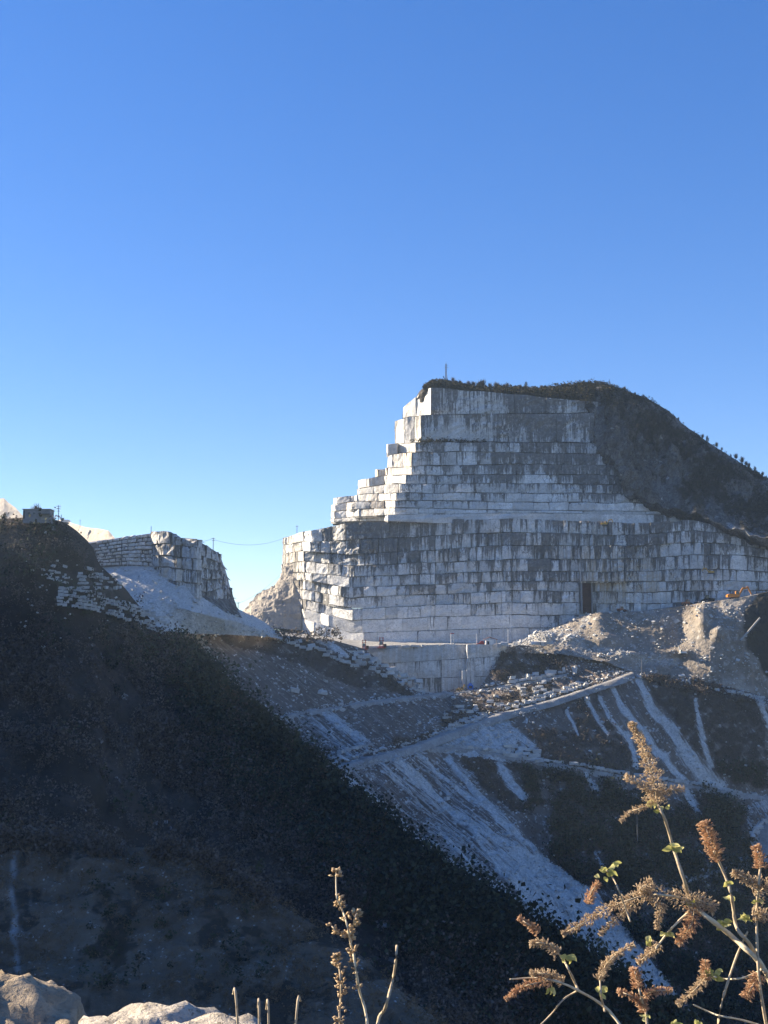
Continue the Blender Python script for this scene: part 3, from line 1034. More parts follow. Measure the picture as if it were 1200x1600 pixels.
def scree_mask(P, gx, gy):
    st = scree_streak(P, gx, gy)
    wob = fbm(np.stack([gx / 30, gy / 30, gx * 0], -1), 1, 3, 91) * 4
    pale = np.zeros_like(gx)
    for pts_, w0, w1 in CHUTES:
        d, t = dist_poly(gx + wob, gy - wob, pts_)
        pale = np.maximum(pale, np.exp(-(d / (w0 + (w1 - w0) * t)) ** 2 * 1.1) * (1.0 + .3 * st))
    fan = in_poly(gx + wob * 2, gy, [(520, 1205), (640, 1180), (720, 1190), (800, 1270), (850, 1340), (940, 1400), (1000, 1480), (1070, 1560), (1100, 1640), (900, 1640), (700, 1400)])
    pale = np.maximum(pale, np.where(fan, .40 + .6 * st, 0))
    low_ = in_poly(gx + wob * 2, gy, [(760, 1330), (850, 1335), (940, 1400), (1000, 1480), (1060, 1560), (960, 1560), (840, 1440)])
    pale = np.maximum(pale, np.where(low_, .78 + .4 * st, 0))
    plat = in_poly(gx, gy, [(640, 1168), (700, 1140), (790, 1110), (810, 1150), (800, 1190), (700, 1175)])
    pale = np.maximum(pale, np.where(plat, .72 + .3 * st, 0))
    mid = in_poly(gx, gy, [(420, 1122), (520, 1110), (580, 1160), (560, 1195), (500, 1190)])
    pale = np.maximum(pale, np.where(mid, .38 + .5 * st, 0))
    right = in_poly(gx, gy, [(1160, 1260), (1230, 1240), (1320, 1260), (1320, 1300), (1180, 1330)])
    pale = np.maximum(pale, np.where(right, .4 + .3 * st, 0))
    veg = np.zeros_like(gx)
    w2 = fbm(np.stack([gx / 22, gy / 22, gx * 0], -1), 1, 5, 95, .65) * 22
    for pl in VEG:
        veg = np.maximum(veg, in_poly(gx + w2, gy + w2 * .7, pl) * np.clip(.72 + .9 * fbm(np.stack([gx / 14, gy / 9, gx * 0], -1), 1, 4, 96, .6), 0, 1))
    veg = veg * np.clip(1 - pale * 1.2, 0, 1)
    veg = np.maximum(veg, .22 + .35 * fbm(P, .06, 3, 97)) * np.clip(1 - pale, 0, 1)
    sw = sstep(820, 960, gx + (gy - 1150) * .3)
    return {'pale': np.clip(pale, 0, 1), 'veg': np.clip(veg, 0, 1), 'su': gx - 1.22 * gy, 'su2': gx - .68 * gy, 'sv': gx * .6 + gy, 'sw': sw}


_, CPt, cgx, cgy, CN, cat_ = patch('scree_slope', scree_rows, 180, 1320, 640, [40, 50, 50, 100, 90], M['scree'], scree_disp, scree_mask)

# where the scree surface lies under a pixel (used to set things down on it)
_fx = CPt.reshape(-1, 3)
_fpx, _fpy = pix(_fx)


def on_scree(px, py):
    k = np.argmin((_fpx - px) ** 2 + (_fpy - py) ** 2)
    return _fx[k, 1]


# ================================================================== LEFT: HILLOCK, FAN, FAR RIDGE
hl = Bench()
for k in range(8):
    top = lambda x, kk=k: float(np.interp(x, [140, 200, 238], [848 + kk * 4.6, 837 + kk * 5.6, 832 + kk * 6.6]))
    bot = lambda x, kk=k: top(x, kk + 1)
    hl.row([(140, 503 - k * .3), (190, 505 - k * .3), (239, 505 - k * .3)], top, bot, wr=(1.5, 3.4), proud=.7, gap=.3, seed=500 + k, clean=.22, rough=.10, ledge=8, close=8, back=.9, zgap=.32)
hy = [830, 850, 868, 886, 906, 930]
for k in range(5):
    top = lambda x, kk=k: float(np.interp(x, [236, 262, 276, 306], [hy[kk], hy[kk] - 1, hy[kk] + (9 if kk == 0 else 2), hy[kk] + (11 if kk == 0 else 5)]))
    bot = lambda x, kk=k: float(np.interp(x, [236, 262, 276, 306], [hy[kk + 1], hy[kk + 1] - 1, hy[kk + 1] + 2, hy[kk + 1] + 5]))
    hl.row([(236, 504), (250, 499), (274, 496), (284, 498), (307, 494)], top, bot, wr=(3.5, 7), proud=.9, gap=.3, seed=520 + k, clean=.42, rough=.2, ledge=10, close=20, zgap=.35)
    t2 = lambda x, kk=k: float(np.interp(x, [306, 320, 346, 352, 372], [hy[kk] + 12, hy[kk] + 20, hy[kk] + 36 - kk * 6, hy[kk] + 44 - kk * 5, hy[kk] + 60 - kk * 8]))
    b2 = lambda x, kk=k: float(np.interp(x, [306, 320, 346, 352, 372], [hy[kk + 1] + 12, hy[kk + 1] + 20, hy[kk + 1] + 36 - (kk + 1) * 6, hy[kk + 1] + 44 - (kk + 1) * 5, hy[kk + 1] + 60 - (kk + 1) * 8]))
    hl.row([(306, 495), (322, 503), (338, 508), (340 + k * 4, 522), (346 + k * 5, 540)], t2, b2, wr=(2.5, 6), proud=.9, gap=.3, seed=540 + k, clean=.62, rough=.25, ledge=12, close=10, zgap=.4)
hl.build('hillock_quarry_wall', 200)
fan_rows = [
    [(130, 848, 520), (200, 838, 530), (262, 838, 535), (306, 850, 535), (345, 872, 545), (372, 950, 550), (440, 990, 560)],
    [(130, 880, 506), (180, 880, 506), (240, 886, 503), (290, 915, 497), (310, 930, 497), (345, 935, 512), (372, 952, 520), (405, 968, 535), (440, 992, 545)],
    [(130, 930, 490), (180, 915, 490), (240, 935, 488), (300, 955, 487), (350, 968, 498), (372, 972, 510), (440, 994, 540)],
    [(130, 1000, 472), (215, 990, 476), (250, 985, 480), (300, 990, 492), (350, 991, 505), (420, 995, 530), (440, 998, 536)],
]


def fan_mask(P, gx, gy):
    dk = in_poly(gx + fbm(P, .15, 3, 3) * 4, gy, [(303, 870), (350, 900), (380, 965), (350, 958), (318, 935), (300, 920)])
    return {'pale': np.where(dk, 0, .62 + .3 * fbm(P, .1, 4, 5)), 'veg': np.where(dk, .6, 0)}


_, FPt, fgx, fgy, _, fat = patch('scree_fan', fan_rows, 130, 440, 300, [10, 40, 40], M['fan'], lambda P, x, y: fbm(P, .05, 3, 7) * .7 + fbm(P, .5, 3, 8) * .16, fan_mask)
pts, _ = sample(FPt, fat['pale'] * (fgy > np.interp(fgx, [130, 240, 310, 440], [884, 892, 935, 994])), 900, 63)
stone_field('fan_rubble', pts, rng.gamma(1.4, .22, len(pts)) + .2, M['stone'], None, 64)
tag(bpy.data.objects['fan_rubble'], 'pale rubble covering the fan below the small block-built quarry wall', 'rubble')

tail_rows = [
    [(374, 975, 700), (380, 965, 690), (447, 930, 680), (470, 940, 680)],
    [(374, 960, 650), (385, 950, 648), (396, 938, 646), (412, 922, 645), (431, 915, 644), (440, 902, 644), (448, 880, 646), (470, 880, 640)],
    [(374, 968, 636), (385, 962, 634), (412, 948, 632), (431, 940, 633), (448, 920, 636), (470, 920, 634)],
    [(374, 985, 622), (412, 980, 622), (448, 984, 624), (470, 985, 626)],
]
patch('buttress_spur', tail_rows, 374, 470, 120, [6, 30, 30], M['farrock'], lambda P, x, y: fbm(P, .12, 5, 13, .6, True) * 1.6 + fbm(P * np.array([.2, .2, 1]), .5, 2, 14) * .8, smooth=False)

far_rows = [
    [(-120, 830, 1600), (60, 860, 1500), (260, 880, 1300)],
    [(-120, 762, 1330), (-40, 770, 1230), (0, 779, 1150), (6, 778, 1145), (13, 785, 1138), (24, 793, 1125), (36, 806, 1110), (60, 816, 1085), (95, 812, 1045), (112, 817, 1010), (135, 824, 960), (155, 826, 920), (170, 829, 890), (178, 839, 880), (190, 850, 870), (260, 900, 860)],
    [(-120, 800, 1320), (0, 806, 1120), (36, 826, 1100), (95, 836, 1020), (140, 846, 930), (170, 852, 880), (178, 856, 872), (260, 905, 850)],
    [(-120, 900, 1300), (0, 900, 1100), (95, 900, 1000), (170, 900, 860), (260, 920, 900)],
]
patch('distant_ridge', far_rows, -120, 260, 220, [6, 30, 30], M['farrock'], lambda P, x, y: (fbm(P, .05, 5, 15, .6) * 2.2 + fbm(P * np.array([.3, .3, 2.0]), .12, 3, 16) * 1.0) * sstep(0, 8, y - np.interp(x, [q[0] for q in far_rows[1]], [q[1] for q in far_rows[1]]) + 1), smooth=False)

# ================================================================== LEFT WOODED HILL
HS = [(-420, 720, 330), (-200, 780, 400), (-60, 806, 415), (0, 812, 415), (40, 810, 415), (85, 813, 415), (100, 817, 416), (120, 830, 420), (135, 843, 424), (146, 858, 428), (152, 880, 432), (165, 893, 436), (190, 915, 442), (215, 945, 446), (250, 985, 448), (290, 1010, 444), (330, 1040, 438), (400, 1108, 424), (440, 1140, 414), (517, 1212, 396), (560, 1250, 384), (620, 1302, 370), (700, 1368, 352), (780, 1420, 338), (860, 1472, 324), (960, 1535, 306), (1060, 1612, 290), (1200, 1730, 275)]
hx = np.array([p[0] for p in HS], float)
hyv = np.array([p[1] for p in HS], float)
hd = np.array([p[2] for p in HS], float)
gxs = np.arange(-420, 1201, 5)
h_y = np.interp(gxs, hx, hyv) + sstep(230, 330, gxs) * (fbm(np.stack([gxs / 40., gxs * 0., gxs * 0.], -1), 1, 4, 8) * 11)
h_d = np.interp(gxs, hx, hd)
low_y = np.interp(gxs, [-420, 0, 200, 500, 1200], [1560, 1600, 1650, 1760, 2050])
low_d = np.interp(gxs, [-420, 0, 500, 1200], [220, 240, 245, 225])
hill_rows = [list(zip(gxs, h_y + 130, h_d + 110)), list(zip(gxs, h_y + 2, h_d + 10)), list(zip(gxs, h_y, h_d)),
             list(zip(gxs, h_y * .65 + low_y * .35, h_d * .72 + low_d * .28)), list(zip(gxs, low_y, low_d))]


def hill_disp(P, gx, gy):
    dd = gy - np.interp(gx, hx, hyv)
    return (fbm(P, .02, 4, 101) * 5 + fbm(P * np.array([1, 1, .35]), .05, 4, 103, .55, True) * 4.0 + fbm(P, .12, 4, 105, .6) * 1.8) * (.12 + .88 * sstep(0, 60, dd))


def hill_mask(P, gx, gy):
    pale = np.zeros_like(gx)
    for pts_, wd, a in (([(60, 880), (110, 905), (150, 925), (200, 950)], 14, .3), ([(20, 870), (70, 890)], 8, .35), ([(90, 918), (180, 922)], 5, .4), ([(300, 1035), (420, 1130), (520, 1215)], 6, .0)):
        pale = np.maximum(pale, a * np.exp(-(dist_poly(gx, gy, pts_)[0] / wd) ** 2))
    return {'pale': pale, 'veg': np.clip(.5 + .5 * fbm(P, .03, 3, 107), 0, 1) * (1 - pale)}


_, HP, hgx, hgy, HN, hat = patch('wooded_hillside', hill_rows, -420, 1200, 420, [8, 4, 110, 70], M['hill'], hill_disp, hill_mask)

# nearer bare spur at lower left
SPU = [(-260, 1270, 190), (0, 1312, 185), (60, 1312, 184), (90, 1316, 183), (180, 1326, 182), (280, 1322, 180), (330, 1345, 176), (400, 1391, 170), (470, 1432, 164), (520, 1462, 160), (560, 1491, 156), (640, 1560, 150), (710, 1612, 145), (900, 1780, 135)]
spx = [p[0] for p in SPU]
gq = np.arange(-260, 901, 8)
s_y = np.interp(gq, spx, [p[1] for p in SPU])
s_d = np.interp(gq, spx, [p[2] for p in SPU])
spur_rows = [list(zip(gq, s_y + 160, s_d + 60)), list(zip(gq, s_y, s_d)), list(zip(gq, s_y * .5 + 900, s_d * .5 + 60)), list(zip(gq, np.full(len(gq), 1950.0), np.full(len(gq), 95.0)))]


def spur_mask(P, gx, gy):
    n = fbm(P, .25, 3, 111)
    pale = .55 * np.exp(-(dist_poly(gx + n * 5, gy, [(30, 1322), (22, 1370), (18, 1400), (28, 1440), (22, 1470), (28, 1520)])[0] / 9) ** 2)
    pale = np.maximum(pale, .36 * np.exp(-(dist_poly(gx + n * 2, gy, [(45, 1325), (46, 1380), (50, 1420)])[0] / 4) ** 2))
    pale = np.maximum(pale, .30 * np.exp(-(dist_poly(gx + n * 2, gy, [(116, 1405), (118, 1450), (114, 1540)])[0] / 3) ** 2))
    pale = np.maximum(pale, .6 * np.exp(-(dist_poly(gx, gy, [(-40, 1322), (40, 1321), (82, 1316)])[0] / 2.5) ** 2))
    pale = np.maximum(pale, .42 * sstep(.0, .5, fbm(P, 1.0, 3, 113)) * np.exp(-(dist_poly(gx, gy, [(380, 1390), (430, 1430), (470, 1480)])[0] / 35) ** 2))
    pale = np.maximum(pale, .34 * sstep(.15, .5, fbm(P, 1.2, 3, 115)) * sstep(1440, 1500, gy) * sstep(180, 260, gx))
    veg = sstep(-.1, .4, fbm(P, .15, 5, 117, .65)) * .8
    return {'pale': pale, 'veg': veg * (1 - pale)}


_, UPt, ugx, ugy, _, uat = patch('bare_spur', spur_rows, -260, 900, 420, [8, 110, 60], M['spur'], lambda P, x, y: fbm(P, .07, 5, 119, .6) * 3.0 * sstep(0, 40, y - np.interp(x, spx, [p[1] for p in SPU]) + 4) + fbm(P, .5, 3, 121) * .25, spur_mask)

# the same hill runs on out of the picture to the left and bends towards the viewer
ridge = []
for (x, y, z) in ((-300, 470, 70), (-300, 415, 90), (-290, 350, 108), (-282, 290, 118), (-272, 230, 120), (-262, 180, 112), (-258, 150, 92), (-255, 115, 40)):
    ridge.append((x, y, z))
RV, RF = [], []
tt = np.linspace(0, len(ridge) - 1, 60)
ra = np.array(ridge, float)
rc = np.stack([np.interp(tt, range(len(ridge)), ra[:, k]) for k in range(3)], -1)
rt = np.gradient(rc, axis=0)
rn = np.stack([rt[:, 1], -rt[:, 0], rt[:, 0] * 0], -1)
rn /= np.linalg.norm(rn, axis=1, keepdims=True)
rn *= -np.sign((rn * rc).sum(1, keepdims=True))
offs = [(-160, -120), (-80, -60), (-30, -18), (0, 0), (25, -16), (60, -50), (85, -95), (100, -150)]
RP = np.stack([rc + rn * o + np.array([0, 0, z]) for o, z in offs], 1)
RP = RP + (fbm(RP, .02, 4, 131) * 4)[..., None] * np.array([0, 0, 1])
rob = link('wooded_ridge', mesh_np('wooded_ridge', RP, grid_faces(*RP.shape[:2]), True, {'pale': np.zeros(RP.shape[:2]), 'veg': np.full(RP.shape[:2], .6)}), M['hill'])
rob['kind'] = 'structure'


# ================================================================== LOOKUP OF THE SURFACE UNDER A PIXEL
class Look:
    def __init__(self, P):
        self.P = P.reshape(-1, 3)
        self.x, self.y = pix(self.P)

    def __call__(self, px, py):
        k = np.argmin((self.x - px) ** 2 + (self.y - py) ** 2)
        return self.P[k]


L_scree = Look(CPt)
L_hill = Look(HP[12:])
L_spur = Look(UPt[8:])
L_mtn = Look(SP_P[10:])
L_spoil = Look(PP[4:])
L_fan = Look(FPt[10:])


def set_on(look, px, py, lift=0.0):
    d = look(px, py)[1]
    v = V3(px, py, d)
    v.z += lift
    return v


# ================================================================== ROADS
def road(name, line, width, look, n=60, lift=.5):
    a = np.array(line, float)
    t = np.linspace(0, len(a) - 1, n)
    px = np.interp(t, range(len(a)), a[:, 0])
    py = np.interp(t, range(len(a)), a[:, 1])
    d = np.array([look(x, y)[1] for x, y in zip(px, py)])
    k = np.ones(9) / 9
    d = np.convolve(np.pad(d, 4, 'edge'), k, 'valid')
    C = W(px, py, d)
    T = np.gradient(C, axis=0)
    N = np.stack([T[:, 1], -T[:, 0], T[:, 0] * 0], -1)
    N /= np.linalg.norm(N, axis=1, keepdims=True)
    N *= np.sign((N * -C).sum(1, keepdims=True))
    wd = width * (1 + .25 * fbm(C, .1, 2, 3))[:, None]
    j = lambda s: np.stack([fbm(C, .4, 2, s) * 0, fbm(C, .4, 2, s) * 0, fbm(C, .35, 3, s) * .22], -1)
    up_ = np.array([0, 0, lift])
    P = np.stack([C - N * wd * .62 + up_ + np.array([0, 0, .4]), C - N * wd * .3 + up_ + j(1), C + up_ + j(2) * .6, C + N * wd * .35 + up_ + j(3), C + N * wd * .55 + up_ * .2 + j(4), C + N * wd * .8 - np.array([0, 0, 2.2])], 1)
    o = link(name, mesh_np(name, P, grid_faces(*P.shape[:2]), True), M['road'])
    o['kind'] = 'structure'
    return o


ROAD_B = [(505, 1205), (530, 1198), (560, 1188), (600, 1178), (640, 1168), (690, 1150), (730, 1135), (770, 1120), (815, 1107), (860, 1095), (910, 1079), (960, 1062), (985, 1052)]
road('quarry_road', ROAD_B, 4.6, L_scree)
road('quarry_track', [(425, 1124), (470, 1114), (560, 1101), (640, 1091), (700, 1085), (745, 1080), (800, 1070), (850, 1061), (885, 1054)], 1.9, L_scree)
road('block_edged_track', [(650, 1170), (690, 1168), (760, 1175), (830, 1191), (900, 1199), (960, 1211), (1040, 1223), (1110, 1233), (1200, 1247), (1260, 1256)], 1.7, L_scree)
road('valley_road', [(1010, 1400), (1035, 1390), (1065, 1376), (1100, 1366), (1150, 1352), (1190, 1346), (1250, 1340)], 2.2, L_scree)
road('spur_track', [(-60, 1323), (0, 1322), (40, 1321), (84, 1317)], .55, L_spur, 40, .12)

g_ = np.random.default_rng(33)
es = []
for ln, cnt, wd in ((ROAD_B, 900, 2.6), ([(425, 1124), (560, 1101), (700, 1085), (800, 1070), (885, 1054)], 350, 1.4), ([(1010, 1400), (1065, 1376), (1150, 1352), (1250, 1340)], 160, 1.6)):
    a_ = np.array(ln, float)
    for _ in range(cnt):
        t_ = g_.uniform(0, len(a_) - 1.001)
        i_ = int(t_)
        q_ = a_[i_] + (a_[i_ + 1] - a_[i_]) * (t_ - i_)
        sd__ = g_.choice([-1, 1]) * wd * (1 + g_.exponential(.35))
        v_ = L_scree(q_[0], q_[1] + sd__ * 2.2)
        es.append(v_ + np.array([0, -.6, .25]))
stone_field('roadside_rubble', np.array(es), g_.gamma(1.4, .28, len(es)) + .25, M['stone'], None, 75)
tag(bpy.data.objects['roadside_rubble'], 'small marble rubble banked along both edges of the quarry roads', 'rubble')

# pale yard at the right edge of the valley
yp = [L_scree(x, y)[1] for x, y in ((1176, 1310), (1240, 1310))]
YP, yx, yy = patch_grid([[(1172, 1318, yp[0] + 4), (1186, 1294, yp[0] + 8), (1210, 1270, yp[0] + 14), (1300, 1240, yp[0] + 24)], [(1172, 1319, yp[0] - 6), (1186, 1350, yp[0] - 10), (1210, 1356, yp[0] - 12), (1300, 1360, yp[0] - 10)]], 1172, 1300, 30, [14])
tag(link('gravel_yard', mesh_np('gravel_yard', YP + np.array([0, 0, 1.2]), grid_faces(*YP.shape[:2]), True), M['road']), kind='structure')

# ================================================================== STONE WALLS AND LOOSE BLOCKS
STONES = []
for k in range(7):
    v, f = cube_template(900 + k)
    v[:, 2] *= .85
    me = mesh_np('stone', v * .5, f)
    me.materials.append(M['stone'])
    STONES.append(me)


def stone_wall(name, label, cat, line, look, thick, size, seed, fill=.85, group=None, lift=.5, fwd=1.0):
    """stones stacked along a pixel line; thick = height of the stack in pixels, size = stone size in pixels"""
    g = np.random.default_rng(seed)
    a = np.array(line, float)
    seg = np.hypot(*np.diff(a[:, :2], axis=0).T)
    cum = np.concatenate([[0], np.cumsum(seg)])
    c0 = look(a[:, 0].mean(), a[:, 1].mean())
    root = empty(name, tuple(c0))
    tag(root, label, cat, group)
    nrow = max(1, int(round(thick / size / 1.18)))
    patchy = g.uniform(0, 50)
    n = 0
    for r in range(nrow):
        s = g.uniform(0, size)
        while s < cum[-1] and n < 300:
            wpx = size * g.uniform(.8, 2.3)
            s += wpx * .5
            if g.random() < fill + .25 * math.sin(s / size * .35 + r * 2.1 + patchy):
                px = np.interp(s, cum, a[:, 0])
                py = np.interp(s, cum, a[:, 1]) - (r + .3) * size * 1.18 + g.normal(0, size * .07)
                d = look(px, py)[1] - fwd
                m = d / FPX
                o = bpy.data.objects.new('stone', STONES[g.integers(0, 7)])
                COL.objects.link(o)
                o.parent = root
                p = V3(px, py, d)
                o.location = p - root.location
                o.scale = (wpx * m * 1.05, size * m * g.uniform(1.0, 1.6), size * m * g.uniform(.85, 1.15))
                o.rotation_euler = (g.normal(0, .08), g.normal(0, .07), g.normal(0, .2))
                n += 1
            s += wpx * .5
    return root


stone_wall('retaining_wall', 'long stack of white marble blocks descending left of the sawn marble wall', 'stone wall', [(545, 1026), (575, 1043), (605, 1060), (630, 1072), (655, 1082)], L_scree, 25, 6.4, 1, .78)
stone_wall('retaining_wall', 'thin line of white blocks crossing the dark slope under the lit buttress', 'stone wall', [(425, 995), (460, 1008), (500, 1022), (545, 1038), (580, 1052)], L_scree, 13, 5.5, 2, .6)
stone_wall('retaining_wall', 'white block wall lining the upper side of the wide quarry road', 'stone wall', [(690, 1146), (730, 1130), (770, 1115), (815, 1102), (860, 1090), (905, 1075)], L_scree, 9, 5.0, 3, .7)
stone_wall('retaining_wall', 'scattered rows of white blocks on dark bank above the quarry road', 'stone wall', [(690, 1126), (740, 1112), (790, 1098), (850, 1080)], L_scree, 20, 5.2, 4, .42)
stone_wall('retaining_wall', 'row of white blocks edging the lower track across the mid slope', 'stone wall', [(688, 1166), (760, 1172), (830, 1187), (900, 1195), (960, 1207), (1040, 1219), (1110, 1229)], L_scree, 5.5, 5.0, 5, .93)
stone_wall('block_pile', 'heap of white marble blocks where the lower track leaves the road', 'stone pile', [(785, 1180), (842, 1190)], L_scree, 21, 6.0, 6, .8)
stone_wall('block_pile', 'flat heap of white blocks left of the spoil road below the scrub hillock', 'stone pile', [(790, 1068), (830, 1062), (862, 1056)], L_scree, 14, 5.0, 7, .62)
stone_wall('retaining_wall', 'white block row along the right bank beneath the spoil heap', 'stone wall', [(1090, 1074), (1130, 1080), (1170, 1088), (1210, 1096)], L_scree, 7, 5.0, 8, .7)
stone_wall('retaining_wall', 'short straight white wall just above the left end of the quarry road', 'stone wall', [(526, 1178), (550, 1171), (582, 1164)], L_scree, 8, 5.0, 9, .95)
stone_wall('retaining_wall', 'faint row of pale stones along the far right slope track', 'stone wall', [(1110, 1231), (1150, 1238), (1205, 1247)], L_scree, 4, 4.0, 10, .7)
stone_wall('retaining_wall', 'broad white dry-stone terrace at the hill edge below the rubble fan', 'stone wall', [(88, 945), (140, 952), (180, 962), (225, 980), (255, 990)], L_hill, 32, 4.4, 11, .66, fwd=1.6)
stone_wall('retaining_wall', 'upper terrace of white stones below the dark hill shoulder', 'stone wall', [(118, 912), (150, 913), (188, 918)], L_hill, 18, 4.2, 12, .66, fwd=1.4)
stone_wall('retaining_wall', 'thin pale ledge of slabs between the two hillside terraces', 'stone wall', [(88, 921), (130, 920), (186, 920)], L_hill, 4, 5.0, 13, .9, fwd=1.8)
stone_wall('block_pile', 'pale loose stones tumbled on the dark hill left of the terraces', 'stone pile', [(48, 900), (80, 905), (105, 912)], L_hill, 18, 3.4, 14, .3, fwd=1.2)
stone_wall('retaining_wall', 'white blocks curving round the pale yard at the right edge', 'stone wall', [(1172, 1312), (1185, 1296), (1200, 1284), (1215, 1272)], L_scree, 9, 4.5, 15, .9, fwd=8)
stone_wall('block_pile', 'sunlit blocks lined up on the pit floor above the scrub hillock', 'stone pile', [(775, 1010), (800, 1008), (830, 1007), (858, 1007)], L_scree, 6, 6, 16, .85, fwd=3)

stone_wall('block_pile', 'low scattered row of cut blocks on the pit floor left of the drill tower', 'stone pile', [(612, 1012), (650, 1011), (700, 1009)], lambda x, y: np.array([0, 570.5, 0]) if False else W(x, y, 570.5), 3.4, 3.6, 17, .55, fwd=.2)
BOULD = [(505, 1082, 13, 6, 'largest white boulder lying alone on the dark slope above the track', L_scree), (460, 1078, 12, 7, 'pale boulder group on the dark slope left of the largest boulder', L_scree), (509, 1064, 6, 4, 'small round white stone above the largest boulder', L_scree),
         (138, 888, 13, 5, 'long white slab lying on the hill shoulder beside the fan', L_hill), (83, 884, 6, 4, 'white stone on the dark hill left of the long slab', L_hill), (102, 885, 6, 4, 'pale tilted slab on the dark hill', L_hill), (71, 832, 4, 4, 'small white stone high on the dark hill under the hut', L_hill), (84, 826, 6, 5, 'grey stone just under the hut corner', L_hill),
         (898, 1047, 6, 13, 'upright white block on the terrace under the scrub hillock', L_scree), (881, 1047, 4, 9, 'narrow upright block left of the wider upright block', L_scree), (530, 1180, 5, 5, 'white stone at the end of the straight wall', L_scree)]
for k, (x, y, wpx, hpx, lab, lk) in enumerate(BOULD):
    d = lk(x, y)[1] - 1.0
    o = link('boulder', STONES[k % 7], None, None, V3(x, y, d))
    m = d / FPX
    o.scale = (wpx * m, wpx * m * .8, hpx * m * 1.1)
    o.rotation_euler = (.1, .15, .3 * k)
    tag(o, lab, 'boulder')

# loose stones too small to pick apart
wgt = (.15 + cat_['pale']) * (1 - .8 * cat_['veg']) * (cgx < 1200)
pts, _ = sample(CPt, wgt, 14000, 71)
stone_field('scree_stones', pts, rng.gamma(1.3, .20, len(pts)) + .16, M['stone'], None, 72)
tag(bpy.data.objects['scree_stones'], 'small pale stones strewn over the grey scree slope', 'stones')
pts, _ = sample(HP, ((hgx > 20) & (hgx < 300) & (hgy > 870) & (hgy < 1010)) * 1.0, 80, 73)
stone_field('hill_stones', pts + np.array([0, -.8, .6]), rng.gamma(2, .2, len(pts)) + .2, M['stone'], None, 74)
tag(bpy.data.objects['hill_stones'], 'pale stones scattered on the dark hill below the hut', 'stones')

# ================================================================== SCRUB AND WOODS
def stuff(name, me, mat, label, cat):
    o = link(name, me, mat)
    tag(o, label, cat, kind='stuff')
    return o


hd_ = hgy - np.interp(hgx, hx, hyv)
hd_ = np.maximum(hd_, -1)
h_lim = np.interp(hgx, gxs, h_y) - .5
vis = (hgx > -40) & (hgx < 1100) & (hgy < 1640) & (hgy >= h_lim)
dens_n = fbm(HP, .03, 3, 141)
crest_ok = 1 - 1.0 * ((hgx < 150) & (hd_ < 10))
edge = sstep(240, 330, hgx) * np.exp(-(hd_ / 130) ** 2)
pts, _ = sample(HP, vis * crest_ok * (edge * 2.2 + .25 * (dens_n > .1)), 4200, 81)
stuff('hillside_evergreens', scrub_mesh('hillside_evergreens', pts, rng.gamma(2.5, .75, len(pts)) + .6, 48, .66, 82, tall=1.1), M['foldark'], 'dark evergreen trees massed along the right edge of the shaded hillside', 'trees')
noter = (1 - 1.0 * ((hgx < 150) & (hd_ < 14))) * (1 - .9 * ((hgx > 85) & (hgx < 260) & (hgy > 890) & (hgy < 990)))
pts, _ = sample(HP, vis * (1 - .75 * edge) * noter * (.12 + sstep(-.15, .25, fbm(HP, .045, 4, 145, .6))), 7600, 83)
stuff('hillside_scrub', scrub_mesh('hillside_scrub', pts, rng.gamma(2.5, .5, len(pts)) + .5, 30, .48, 84, tall=1.2), M['folbrown'], 'leafless brown scrub covering the shaded left hillside', 'scrub')
pts, _ = sample(HP, vis * edge * (fbm(HP, .08, 3, 143) > .1) * (hgx < 620), 420, 85)
stuff('russet_scrub', scrub_mesh('russet_scrub', pts + np.array([0, -1.2, 1.0]), rng.uniform(.8, 1.7, len(pts)), 26, .42, 86), M['folrust'], 'russet leafed bushes between the dark evergreens on the hillside', 'scrub')

pts, _ = sample(CPt, np.clip(cat_['veg'] - .55, 0, 1) * ((cgx > 820) & (cgy > 1200)), 3600, 87)
stuff('ravine_woods', scrub_mesh('ravine_woods', pts, rng.gamma(3.0, .55, len(pts)) + .5, 34, .6, 88, tall=1.1), M['foldark'], 'dark woods filling the ravine at lower right behind the dried plants', 'trees')
pts, _ = sample(CPt, np.clip(cat_['veg'] - .3, 0, 1) * (cgx > 300) * (cgx < 1215), 9000, 89)
stuff('slope_scrub', scrub_mesh('slope_scrub', pts, rng.uniform(.4, 1.15, len(pts)), 14, .42, 90), M['folbrown'], 'low leafless scrub on the soil banks between the scree chutes', 'scrub')
s0 = np.interp(sgx, sx, [p[1] for p in SKY])
cap = (sgx > 664) & (sgx < 960) & (sgy - s0 < 36) & (sgy - s0 > -2)
pts, _ = sample(SP_P, cap * 1.0, 2600, 91)
stuff('summit_scrub', scrub_mesh('summit_scrub', pts, rng.uniform(.5, 1.5, len(pts)), 18, .5, 92), M['foltop'], 'brownish scrub along the summit rim above the quarry face', 'scrub')
pts, _ = sample(SP_P, (sat['veg'] ** 2) * (sgx > 930) * (sgx < 1230) * (sgy - s0 > -2), 5200, 93)
stuff('mountainside_scrub', scrub_mesh('mountainside_scrub', pts, rng.uniform(.3, .95, len(pts)), 12, .38, 94), M['folmtn'], 'low dark scrub on the natural slope right of the quarry', 'scrub')
g_ = np.random.default_rng(95)
lp = np.array([W(g_.uniform(655, 760), 693 + g_.normal(0, 2), 628 + g_.uniform(-1.5, 2)) for _ in range(180)] + [W(g_.uniform(640, 900), 690 + g_.normal(0, 1.2), 631 + g_.uniform(-1, 2)) for _ in range(120)])
stuff('ledge_scrub', scrub_mesh('ledge_scrub', lp, rng.uniform(.5, 1.5, len(lp)), 16, .5, 96), M['foltop'], 'scrub growing on the long ledge beneath the top quarry face', 'scrub')
bp = np.array([set_on(L_scree, g_.uniform(425, 535), g_.uniform(985, 1004)) + Vector((0, -2, 0)) for _ in range(70)])
